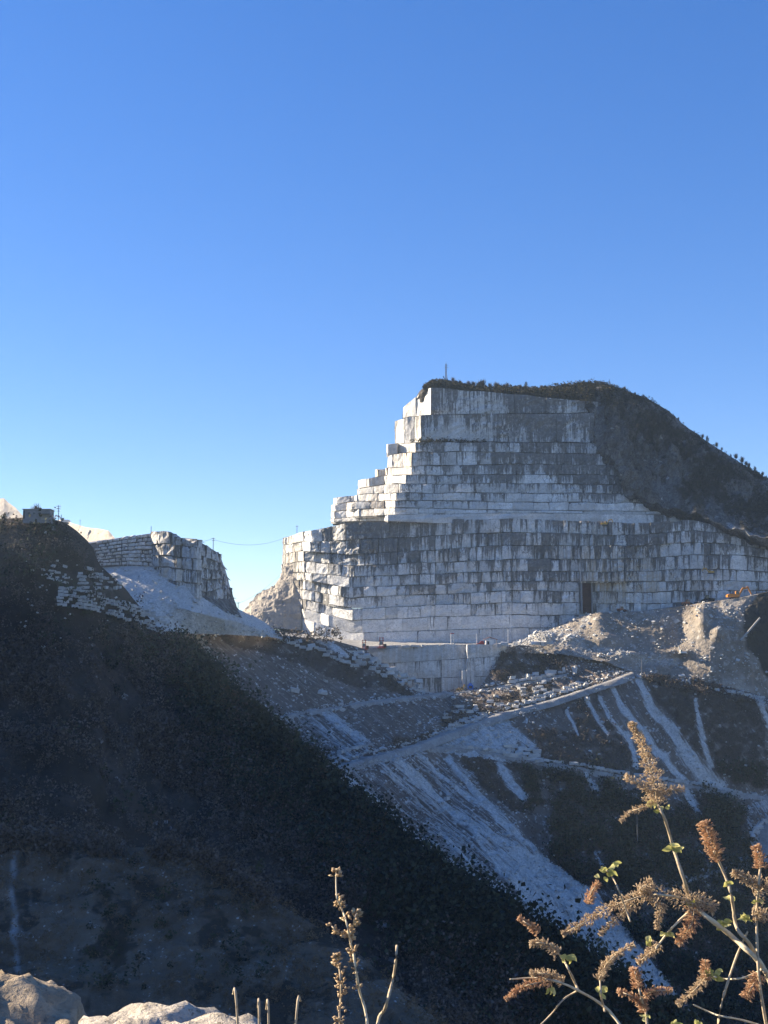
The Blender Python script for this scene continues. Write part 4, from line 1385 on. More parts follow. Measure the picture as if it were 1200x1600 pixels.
stuff('buttress_bushes', scrub_mesh('buttress_bushes', bp, rng.uniform(.7, 1.8, len(bp)), 26, .55, 97), M['folbrown'], 'dark bushes at the foot of the shaded buttress wall', 'scrub')
bp = np.array([set_on(L_spur, g_.uniform(130, 420), g_.uniform(1350, 1560)) for _ in range(70)])
tp, _ = sample(UPt, ((ugx > -30) & (ugx < 760) & (ugy < 1640) & (ugy > np.interp(ugx, spx, [q[1] for q in SPU]) - 1)) * (.35 + (fbm(UPt, .1, 4, 161) > 0)), 5200, 162)
stuff('spur_tufts', scrub_mesh('spur_tufts', tp, rng.uniform(.12, .42, len(tp)), 12, .14, 163), M['folrust'], 'dry grass and heath tufts covering the bare spur', 'scrub')
tp, _ = sample(UPt, ((ugx > -40) & (ugx < 420)) * np.exp(-((ugy - np.interp(ugx, spx, [q[1] for q in SPU]) - 6) / 14.0) ** 2) * (fbm(UPt, .12, 3, 165) > -.2), 900, 166)
stuff('spur_edge_scrub', scrub_mesh('spur_edge_scrub', tp, rng.gamma(2.2, .22, len(tp)) + .25, 26, .26, 167, tall=1.2), M['folbrown'], 'leafless scrub fringing the upper edge of the bare spur', 'scrub')
stuff('spur_bushes', scrub_mesh('spur_bushes', bp, rng.uniform(.35, 1.1, len(bp)), 34, .26, 98), M['foldark'], 'scattered dark bushes on the bare grey spur', 'scrub')


# ---------------------------------------------------------------- trees one can tell apart
def twig_mesh(seed, n=150, hgt=1.0):
    g = np.random.default_rng(seed)
    V, F = [], []
    for k in range(n):
        a = g.uniform(0, 6.28)
        b = np.array([0, 0, g.uniform(.3, .75)]) * hgt + np.array([math.cos(a), math.sin(a), 0]) * g.uniform(0, .22)
        e = b + np.array([math.cos(a + g.normal(0, .5)) * g.uniform(.08, .3), math.sin(a + g.normal(0, .5)) * g.uniform(.08, .3), g.uniform(.05, .4)])
        s = np.array([-math.sin(a), math.cos(a), .3]) * .024
        i = len(V)
        V += [b - s, b + s, e + s * .4, e - s * .4]
        F.append((i, i + 1, i + 2, i + 3))
    return mesh_np('crown', np.array(V), np.array(F), False, {'tone': g.uniform(0, 1, len(V))})


def bare_tree(seed):
    g = random.Random(seed)
    t = empty('bare_tree')
    mb = MB()
    mb.tube([(0, 0, -.08), (.02, 0, .3), (.0, .02, .7)], [.04, .03, .012], 5)
    for k in range(6):
        a = k * 1.05 + g.random()
        z = .25 + .07 * k
        mb.tube([(0, 0, z), (math.cos(a) * .16, math.sin(a) * .16, z + .17), (math.cos(a) * .24, math.sin(a) * .24, z + .36)], [.02, .014, .006], 4)
    mb.build('trunk', M['bark'], t)
    link('crown', twig_mesh(seed), M['folbrown'], t)
    return t


def leafy_tree(name, seed, tall, mat):
    t = empty(name)
    mb = MB().tube([(0, 0, -.1), (.02, 0, .35), (0, 0, .8)], [.05, .035, .012], 5)
    for k in range(5):
        a = k * 1.3
        mb.tube([(0, 0, .3 + .08 * k), (math.cos(a) * .2, math.sin(a) * .2, .45 + .08 * k)], [.02, .008], 4)
    mb.build('trunk', M['bark'], t)
    g = np.random.default_rng(seed)
    c = np.array([(g.normal(0, .16) * (1.1 - z), g.normal(0, .16) * (1.1 - z), z) for z in np.linspace(.15, .85, 9)])
    me = scrub_mesh('crown', c, g.uniform(.14, .24, 9), 40, .085, seed, tall=tall)
    link('crown', me, mat, t)
    return t


def plant_tree(src, used, loc, h, label, cat, group, rz):
    o = src if not used else copy_tree(src)
    o.location = loc
    o.scale = (h * .9, h * .9, h)
    o.rotation_euler = (0, 0, rz)
    tag(o, label, cat, group)
    return o


ORD = 'first second third fourth fifth sixth seventh eighth ninth tenth eleventh twelfth thirteenth fourteenth fifteenth sixteenth seventeenth eighteenth nineteenth twentieth twenty-first twenty-second'.split()
SK_B = np.argsort(np.argsort([1098, 1120, 1128, 1150, 1160, 1166, 1170, 1192, 960, 976, 1010, 1060])).tolist()
SK_E = np.argsort(np.argsort([985, 992, 1105, 1142, 1180, 1186, 1053])).tolist()
bare = [bare_tree(k) for k in (1, 2, 3)]
used = [False] * 3
skyy = lambda x: float(np.interp(x, sx, [p[1] for p in SKY]))
skyd = lambda x: float(np.interp(x, *zip(*sd_)))
spots = [(687, 5), (708, 8), (713, 6), (719, 7), (732, 8), (735, 6), (740, 9), (747, 8), (751, 10), (755, 11), (759, 6), (766, 8), (775, 9), (778, 8), (782, 7), (788, 7), (793, 8), (799, 5), (806, 5), (813, 6), (836, 5), (846, 6)]
for i, (x, h) in enumerate(spots):
    j = i % 3
    plant_tree(bare[j], used[j], V3(x, skyy(x) + 1.5, skyd(x) + 2), h * .325 * 1.55, ORD[i] + ' small leafless tree along the summit rim, counted rightwards from the mast', 'tree', 'leafless trees along the summit rim', i * 1.7)
    used[j] = True
for i, (x, h) in enumerate([(1098, 6), (1120, 7), (1128, 5), (1150, 8), (1160, 9), (1166, 7), (1170, 7), (1192, 6), (960, 4), (976, 6), (1010, 4), (1060, 5)]):
    plant_tree(bare[i % 3], True, V3(x, skyy(x) + 1.5, skyd(x) + 1), h * .32 * 1.45, ORD[SK_B[i]] + ' leafless tree down the right skyline of the mountain, counted from the summit', 'tree', 'leafless trees on the right skyline', i * 2.1)
pine = leafy_tree('evergreen_tree', 41, 1.2, M['foldark'])
plant_tree(pine, False, V3(822, 609, skyd(822) + 2), 3.6, 'single dark conical evergreen standing on the summit rim', 'tree', None, 0)
for i, (x, h) in enumerate([(985, 5), (992, 6), (1105, 8), (1142, 6), (1180, 9), (1186, 6), (1053, 4)]):
    plant_tree(pine, True, V3(x, skyy(x) + 2, skyd(x) + 1), h * .32 * (.7 + .5 * ((i * 7) % 5) / 4), ORD[SK_E[i]] + ' small evergreen down the right skyline of the mountain, counted from the summit', 'tree', 'evergreens on the right skyline', i)
oak = leafy_tree('evergreen_tree', 42, 1.0, M['foldark'])
first = True
for i, (x, h) in enumerate([(345, 15), (372, 16), (398, 20), (430, 18), (455, 17), (480, 20), (505, 18), (540, 16), (575, 18), (608, 20), (640, 22), (668, 18), (700, 24), (722, 20), (745, 18), (775, 24), (800, 22), (828, 20), (850, 18), (880, 22), (915, 20)]):
    y = float(np.interp(x, hx, hyv))
    d = float(np.interp(x, hx, hd))
    plant_tree(oak, not first, V3(x, y + h * .45, d - 2), h * d / FPX * 1.05, ORD[i] + ' dark evergreen counted down the hillside edge against the pale scree', 'tree', 'evergreens along the hillside edge', i * 1.3)
    first = False
for i, (x, y, h, lab) in enumerate([(1108, 1290, 36, 'tall dark tree in the ravine left of the pale yard'), (1135, 1285, 42, 'tallest dark tree in the ravine beside the pale yard'), (1150, 1310, 34, 'dark tree in the ravine nearest the yard wall'), (1090, 1300, 30, 'low dark tree in the ravine under the block-edged track')]):
    d = L_scree(x, y)[1]
    plant_tree(oak, True, V3(x, y + 8, d - 1), h * d / FPX, lab, 'tree', None, i * 2)
b = plant_tree(bare[0], True, V3(56, 813, 413), 5.2, 'bare tree growing in front of the grey hut on the left hill', 'tree', None, .4)
b = plant_tree(oak, True, V3(7, 814, 413), 2.6, 'small dark evergreen on the left hill crest beside the hut', 'tree', None, .9)

# ================================================================== BUILDINGS, MASTS, POLES, WIRES
def hut():
    d = 412.0
    m = d / FPX
    base = V3(60, 813, d)
    t = empty('hut', base)
    tag(t, 'flat-roofed grey hut on the crest of the dark left hill', 'hut')
    L, H, D = 42 * m, 16 * m, 5.0
    MB().box((0, 0, H * .5 - .6), (L, D, H + 1.0)).build('wall', M['plaster'], t)
    MB().box((0, 0, H + .03), (L + .5, D + .6, .22)).build('roof', M['concrete'], t)
    MB().box((-L * .47, -D * .5 - .04, H * .48), (.55, .12, H * .8)).build('door', M['dark'], t)
    a = MB().box((L * .33, -D * .5 - .7, H * .52), (L * .40, 1.6, .16), (.15, 0, 0)).build('awning', M['dark'], t)
    MB().box((L * .34, -D * .5 - .06, H * .16), (L * .34, .14, H * .42)).build('lower_panel', M['concrete'], t)
    for k in (0, 1, 2):
        f = MB().box((-L * .28 + k * L * .2, -D * .5 - .03, H * .6), (.9, .10, .7)).build('window', M['plaster'], t)
        MB().box((-L * .28 + k * L * .2, -D * .5 - .09, H * .6), (.74, .04, .55)).build('pane', M['glass'], f)


hut()


def lattice_mast(loc, H):
    t = empty('lattice_mast', loc)
    tag(t, 'slender lattice mast standing on the summit of the quarry mountain', 'mast')
    mb = MB()
    for sx_ in (-1, 1):
        for sy_ in (-1, 1):
            mb.tube([(sx_ * 1.0, sy_ * 1.0, -.5), (sx_ * .45, sy_ * .45, H * .35), (sx_ * .2, sy_ * .2, H)], .10, 4)
    mb.build('leg_frame', M['steel'], t)
    mb = MB()
    for k in range(9):
        z0, z1 = H * k / 9, H * (k + 1) / 9
        w0, w1 = np.interp(z0, [0, H * .35, H], [1, .45, .2]), np.interp(z1, [0, H * .35, H], [1, .45, .2])
        for a, b in (((-1, -1), (1, -1)), ((1, -1), (1, 1)), ((1, 1), (-1, 1)), ((-1, 1), (-1, -1))):
            mb.tube([(a[0] * w0, a[1] * w0, z0), (b[0] * w1, b[1] * w1, z1)], .06, 4)
            mb.tube([(b[0] * w0, b[1] * w0, z0), (a[0] * w1, a[1] * w1, z1)], .06, 4)
    mb.build('bracing', M['steel'], t)
    for z, wd in ((H * .93, 1.7), (H * .80, 2.2)):
        MB().box((.2, 0, z), (wd, .16, .16)).build('cross_arm', M['steel'], t)
    MB().tube([(0, 0, H), (0, 0, H + 1.2)], .07, 4).build('antenna', M['steel'], t)


lattice_mast(V3(697, 598, 652), 10.0)


def pole(px, py, d, hpx, label, arms=1, mat='wood', r=.16):
    H = hpx * d / FPX
    t = empty('utility_pole', V3(px, py, d))
    tag(t, label, 'pole')
    MB().tube([(0, 0, -.6), (0, 0, H)], [r, r * .7], 6).build('post', M[mat], t)
    for k in range(arms):
        c = MB().box((0, 0, H - .35 - k * .8), (1.5 - .3 * k, .14, .14)).build('cross_arm', M[mat], t)
        for s in (-.55, .55):
            MB().tube([(s, 0, H - .28 - k * .8), (s, 0, H - .02 - k * .8)], .06, 5).build('insulator', M['white'], c)


pole(91, 816, 413, 27, 'tall utility pole just right of the hut on the hill crest', 3, 'steel')
pole(95.5, 816, 411, 12, 'short post between the tall pole and the hillside edge', 0)
pole(125, 823, 970, 11, 'thin pole on the distant sunlit ridge', 1)
pole(236, 834, 500, 12, 'pole on top of the small block-built quarry wall', 0)
pole(314, 850, 508, 7, 'short stump pole on the hillock right shoulder', 1)
pole(333, 860, 512, 20, 'utility pole carrying a wire on the hillock right edge', 2)
pole(464, 833, 640, 12, 'slim pole on top of the sunlit buttress', 1)
pole(372, 952, 540, 11, 'small pole in the gap between hillock and buttress', 1)
pole(922, 1005, 574, 34, 'thin lamp post on the pit floor in front of the wall', 0, 'steel', .12) if False else None
pole(794, 1010, 566, 26, 'thin white post on the pit floor before the quarry wall', 0, 'white', .12)
pole(745, 1003, 566, 13, 'short white post on the pit floor beside the brown-roofed shed', 0, 'white', .12)
pole(1003, 1058, 550, 28, 'thin pole among the sunlit spoil below the heap', 0, 'steel', .12)
pole(996, 1312, 470, 36, 'lone pale pole in the dark ravine under the block-edged track', 0, 'steel', .14)


def wire(a, b, sag, label):
    a, b = Vector(a), Vector(b)
    pts_ = [a.lerp(b, t / 16) - Vector((0, 0, sag * 4 * (t / 16) * (1 - t / 16))) for t in range(17)]
    o = MB().tube(pts_, .05, 4).build('overhead_wire', M['wire'])
    tag(o, label, 'wire')


wire(V3(333, 843, 512), V3(450, 838, 646), 3.2, 'sagging wire from the hillock pole to the sunlit buttress')
wire(V3(372, 943, 540), V3(445, 890, 646), 2.0, 'lower wire rising from the gap to the buttress')
wire(V3(314, 846, 508), V3(333, 841, 512), .3, 'short wire between the two hillock poles')
wire(V3(22, 791, 960), V3(91, 794, 413), 3.0, 'wire from the distant peak over the hut to the tall pole')


# ================================================================== MACHINES
def excavator(px, py, d, label, mat, flip=1, s=1.0, boom=((1.2, 1.9), (3.2, 4.6), (5.4, 4.9)), stick=((5.2, 5.1), (6.6, 2.2)), rz=0.0):
    t = empty('excavator', V3(px, py, d), rz, s)
    t.scale = (s * flip, s, s)
    tag(t, label, 'excavator')
    prof = [(-2.0, .15), (-2.25, .5), (-2.0, .95), (2.0, .95), (2.25, .5), (2.0, .15)]
    for y in (-1.35, .75):
        tr = MB().prism(prof, y, y + .6).build('track', M['rubber'], t)
        for k in range(4):
            MB().tube([(-1.5 + k, y - .06, .5), (-1.5 + k, y + .66, .5)], .28, 8).build('roller', M['steel'], tr)
    MB().box((0, 0, .95), (1.6, 1.7, .5)).build('undercarriage', M['steel'], t)
    MB().prism([(-2.6, 1.15), (-2.7, 2.2), (-2.2, 2.45), (1.5, 2.45), (1.6, 1.15)], -1.35, 1.35).build('body', M[mat], t)
    MB().prism([(-3.0, 1.2), (-3.1, 1.9), (-2.7, 2.3), (-2.6, 1.2)], -1.3, 1.3).build('counterweight', M[mat], t)
    c = MB().prism([(.1, 2.4), (.1, 3.4), (.5, 3.6), (1.3, 3.55), (1.75, 2.4), (1.6, 1.3), (.1, 1.3)], -1.4, -.35).build('cab', M[mat], t)
    MB().prism([(.25, 2.3), (.25, 3.3), (.6, 3.45), (1.2, 3.4), (1.55, 2.3)], -1.45, -1.41).build('cab_window', M['glass'], c)
    (x0, z0), (x1, z1), (x2, z2) = boom
    MB().prism([(x0, z0 - .35), (x1 - .3, z1), (x1 + .1, z1 + .45), (x2, z2 + .2), (x2 + .1, z2 - .25), (x1 + .2, z1 - .45), (x0 + .5, z0 - .5)], -.1, .45).build('boom', M[mat], t)
    (a0, b0), (a1, b1) = stick
    MB().prism([(a0 - .5, b0 + .35), (a0 + .3, b0 + .25), (a1 + .25, b1), (a1 - .1, b1 - .1)], -.02, .38).build('stick', M[mat], t)
    MB().prism([(a1 - .25, b1 + .1), (a1 + .3, b1 + .15), (a1 + .2, b1 - .9), (a1 - .7, b1 - 1.3), (a1 - 1.1, b1 - .7), (a1 - .4, b1 - .6)], -.45, .75).build('bucket', M['steel'], t)
    MB().tube([(1.5, .17, 2.2), (x1 - .2, .17, z1 - .3)], .12, 6).build('hydraulic_ram', M['steel'], t)
    return t


excavator(1148, 938, 571, 'orange excavator with arched boom on the right crest of the spoil heap', 'orange', 1, 1.15)
excavator(1066, 1023, 556, 'small white-armed excavator at the foot of the spoil heap', 'white', -1, .6, ((1.2, 1.9), (1.9, 4.6), (2.6, 6.4)), ((2.5, 6.3), (3.6, 8.0)))
excavator(720, 1081, 558, 'yellow excavator parked under the sawn marble wall', 'yellow', 1, .62, ((1.2, 1.9), (2.0, 4.2), (2.6, 4.9)), ((2.5, 5.0), (3.4, 2.6)))
excavator(945, 822, 596, 'ochre excavator on the ledge high on the quarry face', 'yellow', 1, .62)
excavator(101, 819, 950, 'pale excavator with curved boom on the distant ridge behind the poles', 'white', -1, 1.3)
excavator(1110, 897, 583, 'ochre excavator on a ledge right of the long clean marble band', 'yellow', -1, .55)


def loader(px, py, d, label, mat, s=1.0, flip=1):
    t = empty('wheel_loader', V3(px, py, d))
    t.scale = (s * flip, s, s)
    tag(t, label, 'loader')
    MB().prism([(-3, .8), (-3.1, 1.9), (-.8, 2.1), (-.6, .8)], -1.1, 1.1).build('engine_body', M[mat], t)
    c = MB().prism([(-.8, 1.0), (-.8, 3.2), (.5, 3.3), (.9, 2.0), (.8, 1.0)], -.8, .8).build('cab', M[mat], t)
    MB().prism([(-.6, 2.1), (-.6, 3.0), (.4, 3.1), (.7, 2.1)], -.84, -.81).build('cab_window', M['glass'], c)
    MB().prism([(.8, 1.4), (2.6, 1.0), (3.2, .5), (3.0, .35), (.8, 1.0)], -.6, .6).build('lift_arm', M[mat], t)
    MB().prism([(3.0, .2), (3.1, 1.2), (3.4, 1.4), (4.3, .2), (3.6, .05)], -1.4, 1.4).build('bucket', M['steel'], t)
    for x in (-2, 1.5):
        for y in (-1.25, .65):
            wh = MB().tube([(x, y, .8), (x, y + .6, .8)], .8, 12).build('wheel', M['rubber'], t)
            MB().tube([(x, y - .04, .8), (x, y + .64, .8)], .38, 8).build('rim', M[mat], wh)
    return t


loader(1105, 942, 577, 'dark wheel loader on the heap crest left of the orange excavator', 'rubber', 1.05, -1)
loader(1075, 947, 576, 'reddish loader half hidden behind rubble on the heap crest', 'tile', .9)
loader(972, 956, 581, 'small red-brown loader at the left end of the heap crest', 'tile', .75)


def wire_saw(px, py, d, label, s=1.0):
    t = empty('stone_saw', V3(px, py, d), 0, s)
    tag(t, label, 'stone saw')
    MB().box((0, 0, .25), (3.6, 1.6, .4)).build('base_frame', M['red'], t)
    for x in (-.7, .7):
        MB().box((x, 0, 2.6), (.34, .34, 4.6)).build('mast', M['red'], t)
    for z in (1.6, 3.4, 4.6):
        MB().box((0, -.02, z), (2.2, .26, .26)).build('cross_beam', M['red'], t)
    MB().box((1.6, 0, 1.2), (1.3, 1.2, 1.4)).build('motor', M['rust'], t)
    MB().tube([(-.2, -.35, 2.3), (-.2, -.2, 2.3)], .8, 14).build('drive_wheel', M['steel'], t)


wire_saw(569, 1015, 571, 'red stone saw at the far left of the pit floor', .9)
wire_saw(596, 1013, 571, 'red stone saw with wide frame right of its twin on the pit floor', 1.0)


def drill_hut(px, py, d):
    t = empty('drill_tower', V3(px, py, d))
    tag(t, 'white drill tower standing on the pit floor under the quarry wall', 'tower')
    MB().box((0, 0, .2), (2.4, 2.0, .4)).build('base', M['concrete'], t)
    for x in (-.6, .6):
        MB().box((x, 0, 2.6), (.3, 1.0, 4.6)).build('post', M['white'], t)
    for z in (1.2, 2.6, 4.0):
        MB().box((0, -.02, z), (1.5, .8, .2)).build('platform', M['white'], t)
    MB().box((0, 0, 5.1), (1.5, 1.2, .35)).build('cap', M['red'], t)


drill_hut(707, 1008, 570)


def shed(px, py, d):
    t = empty('pit_shed', V3(px, py, d))
    tag(t, 'small white shed with brown roof on the sunlit end of the pit floor', 'shed')
    MB().box((0, 0, 1.3), (3.4, 3.0, 2.6)).build('wall', M['white'], t)
    MB().prism([(-2.6, 2.62), (0, 3.7), (3.4, 2.62), (3.4, 2.8), (0, 3.9), (-2.6, 2.8)], -1.8, 1.8).build('roof', M['tile'], t)
    MB().box((-.7, -1.52, 1.0), (.9, .08, 1.9)).build('door', M['dark'], t)
    for y in (-1.5, 1.5):
        MB().tube([(3.1, y, 0), (3.1, y, 2.7)], .1, 5).build('post', M['steel'], t)


shed(765, 1009, 567)
tag(MB().prism([(-1.6, 0), (-1.7, .9), (-.6, 1.3), (.2, 2.1), (1.3, 2.1), (1.6, 1.1), (1.6, 0)], -1, 1).build('compressor', M['red']), 'red compressor beside the brown-roofed shed on the pit floor', 'compressor').location = V3(751, 1009, 566)


def tank(px, py, d):
    t = empty('machine_container', V3(px, py, d))
    tag(t, 'bright blue machine container at the foot of the sawn marble wall', 'container')
    MB().box((0, 0, 1.2), (2.4, 2.0, 2.0)).build('body', M['blue'], t)
    MB().box((0, 0, 2.5), (1.5, 1.4, .8), (0, 0, 0), .7).build('hood', M['blue'], t)
    for x in (-.8, .8):
        MB().box((x, 0, .1), (.3, 1.8, .4)).build('skid', M['steel'], t)
    MB().box((0, -1.03, 1.2), (1.4, .06, 1.0)).build('door', M['dark'], t)


tank(735, 1078, 559)
o = MB()
for k in range(3):
    o.box((-4.5 + k * 1.9, 0, 4 + (k % 2) * .3), (1.5, 1.4, 8.6))
tag(o.build('marble_pillar', M['stone']), 'upright white marble slabs at the right end of the sawn wall', 'slabs').location = V3(741, 1078, 561)
tag(MB().tube([(0, 0, 0), (9.0, 2, 9.5)], .45, 8).tube([(-.3, -.1, -.3), (.6, .1, .6)], .6, 8).build('chute_pipe', M['concrete']), 'long pale pipe lying up the dark bank at the right edge', 'pipe').location = V3(1158, 1000, 553)

# tall brown opening cut in the wall
t = empty('tunnel_portal', V3(918, 958, 590.6))
tag(t, 'tall narrow rust-brown portal cut into the quarry wall', 'portal')
m_ = 591 / FPX
hw, hh = 7.2 * m_, 50 * m_
MB().box((0, 1.9, hh / 2), (hw * 2, .4, hh)).build('back', M['rust'], t)
for s in (-1, 1):
    MB().box((s * (hw + .25), 1.6, hh / 2), (.5, 2.2, hh)).build('jamb', M['plaster'], t)
MB().box((0, 1.6, hh + .4), (hw * 2 + 1.0, 2.2, .8)).build('lintel', M['stone'], t)

# ================================================================== FOREGROUND
def mat_lichen_rock(name='sunlit_limestone', tint=(1, 1, 1)):
    m = Mat(name, .95, .15)
    T_ = lambda c: tuple(a * b for a, b in zip(c, tint))
    p = m.pos()
    n1 = m.noise(p, 9, 6, .7, .6)
    n2 = m.noise(p, 45, 5, .7)
    n3 = m.noise(p, 3.0, 3)
    c = m.mix(m.mr(n1, .35, .65), T_((.56, .50, .42)), T_((.34, .30, .25)))
    c = m.mix(m.mr(n2, .52, .68), c, (.20, .17, .13))
    c = m.mix(m.mr(n3, .52, .7, 0, .6), c, (.30, .27, .24))
    m.col(c)
    m.bump(m.ma('ADD', n1, m.ma('MULTIPLY', n2, .6)), .9, .03)
    return m.m


def mat_dry(name, c1, c2, c3, trans=.25):
    m = Mat(name, .8, .2)
    t = m.attr('tone')
    n = m.noise(m.pos(), 60, 3)
    c = m.mix(t, c1, c2)
    c = m.mix(m.mr(n, .5, .75), c, c3)
    m.col(c)
    tr = m.n('ShaderNodeBsdfTranslucent', {'Color': c})
    mx = m.n('ShaderNodeMixShader', {0: trans, 1: m.b.outputs[0], 2: tr.outputs[0]})
    m.t.links.new(mx.outputs[0], m.t.nodes['Material Output'].inputs['Surface'])
    return m.m


M['fgrock'] = mat_lichen_rock()
M['brownrock'] = mat_lichen_rock('brown_weathered_limestone', (.85, .76, .64))
M['seed'] = mat_dry('dry_brown_flower', (.50, .40, .29), (.80, .69, .53), (.64, .53, .40), .6)
M['rustseed'] = mat_dry('russet_dry_flower', (.52, .36, .24), (.78, .59, .42), (.64, .46, .31), .6)
M['pod'] = mat_dry('straw_seed_pod', (.38, .26, .15), (.66, .52, .34), (.48, .34, .2))
M['stem'] = mat_dry('straw_stem', (.58, .49, .34), (.68, .59, .43), (.44, .36, .24), .05)
M['darkstem'] = mat_dry('brown_stem', (.42, .34, .24), (.52, .43, .31), (.30, .23, .15), .05)
M['leaf'] = mat_dry('yellow_green_leaf', (.36, .36, .08), (.66, .62, .30), (.50, .46, .12), .5)
M['verge'] = mat_rock('verge_soil', (.16, .13, .09), (.11, .09, .06), (.22, .2, .15), 2.0)

# verge the viewer stands on, falling away to the valley
vx = np.linspace(-14, 14, 60)
vy = np.concatenate([np.linspace(-10, 5, 24), [6.5, 8, 10, 13, 18, 26, 38, 55, 80]])
vz = np.interp(vy, [-10, 4.5, 6.5, 10, 18, 38, 80], [-1.4, -1.45, -2.1, -4.5, -12, -30, -62])
VG = np.stack(np.broadcast_arrays(vx[None, :] * (1 + np.clip(vy[:, None], 0, 99) * .12), vy[:, None], vz[:, None]), -1).copy()
VG[..., 2] += fbm(VG, .8, 3, 151) * .06 * (1 + np.clip(VG[..., 1], 0, 60) * .2)
tag(link('verge', mesh_np('verge', VG, grid_faces(*VG.shape[:2]), True), M['verge']), kind='structure')


def fg_rock(c, r, seed, label, rot=0.0, mat='fgrock'):
    nu, nv = 72, 44
    th = np.linspace(0, 2 * math.pi, nu, endpoint=False)
    ph = np.linspace(0, math.pi, nv)
    d = np.stack([np.outer(np.sin(ph), np.cos(th)), np.outer(np.sin(ph), np.sin(th)), np.outer(np.cos(ph), np.ones(nu))], -1)
    q = np.sign(d) * np.abs(d) ** .72
    q = q / np.max(np.abs(q), axis=-1, keepdims=True) ** .35
    P = q * np.array(r)
    P = P + d * (fbm(P + seed, 4.5, 5, seed, .6) * .075 + fbm(P + seed, 1.6, 3, seed + 9) * .09 + fbm(P + seed, 7, 4, seed + 6, .6, True) * .03 + fbm(P + seed, 22, 3, seed + 4, .6) * .014)[..., None]
    ca, sa = math.cos(rot), math.sin(rot)
    P = P @ np.array([[ca, sa, 0], [-sa, ca, 0], [0, 0, 1]])
    i = np.arange(nv * nu).reshape(nv, nu)
    j = np.roll(i, -1, 1)
    F = np.stack([i[1:], j[1:], j[:-1], i[:-1]], -1).reshape(-1, 4)
    o = link('rock', mesh_np('rock', P, F, True), M[mat], None, c)
    tag(o, label, 'rock')
    return o


ROCK1 = fg_rock(V3(-62, 1726, 3.9), (.36, .36, .27), 5, 'rounded brown-fronted rock in the lower left corner', .2, 'brownrock')
ROCK2 = fg_rock(V3(226, 1730, 3.3), (.285, .30, .15), 12, 'broad flat-topped pale rock at the bottom edge beside the rounded rock', -.1)


def smooth_line(pts, n):
    a = np.array(pts, float)
    t = np.linspace(0, len(a) - 1, n)
    i = np.clip(t.astype(int), 0, len(a) - 2)
    f = (t - i)[:, None]
    p0 = a[np.maximum(i - 1, 0)]
    p1, p2 = a[i], a[i + 1]
    p3 = a[np.minimum(i + 2, len(a) - 1)]
    return .5 * (2 * p1 + (p2 - p0) * f + (2 * p0 - 5 * p1 + 4 * p2 - p3) * f ** 2 + (3 * p1 - p0 - 3 * p2 + p3) * f ** 3)


def toned(o, seed=0):
    me = o.data
    g = np.random.default_rng(seed)
    at = me.attributes.new('tone', 'FLOAT', 'POINT')
    at.data.foreach_set('value', g.uniform(0, 1, len(me.vertices)).astype(np.float32))
    return o


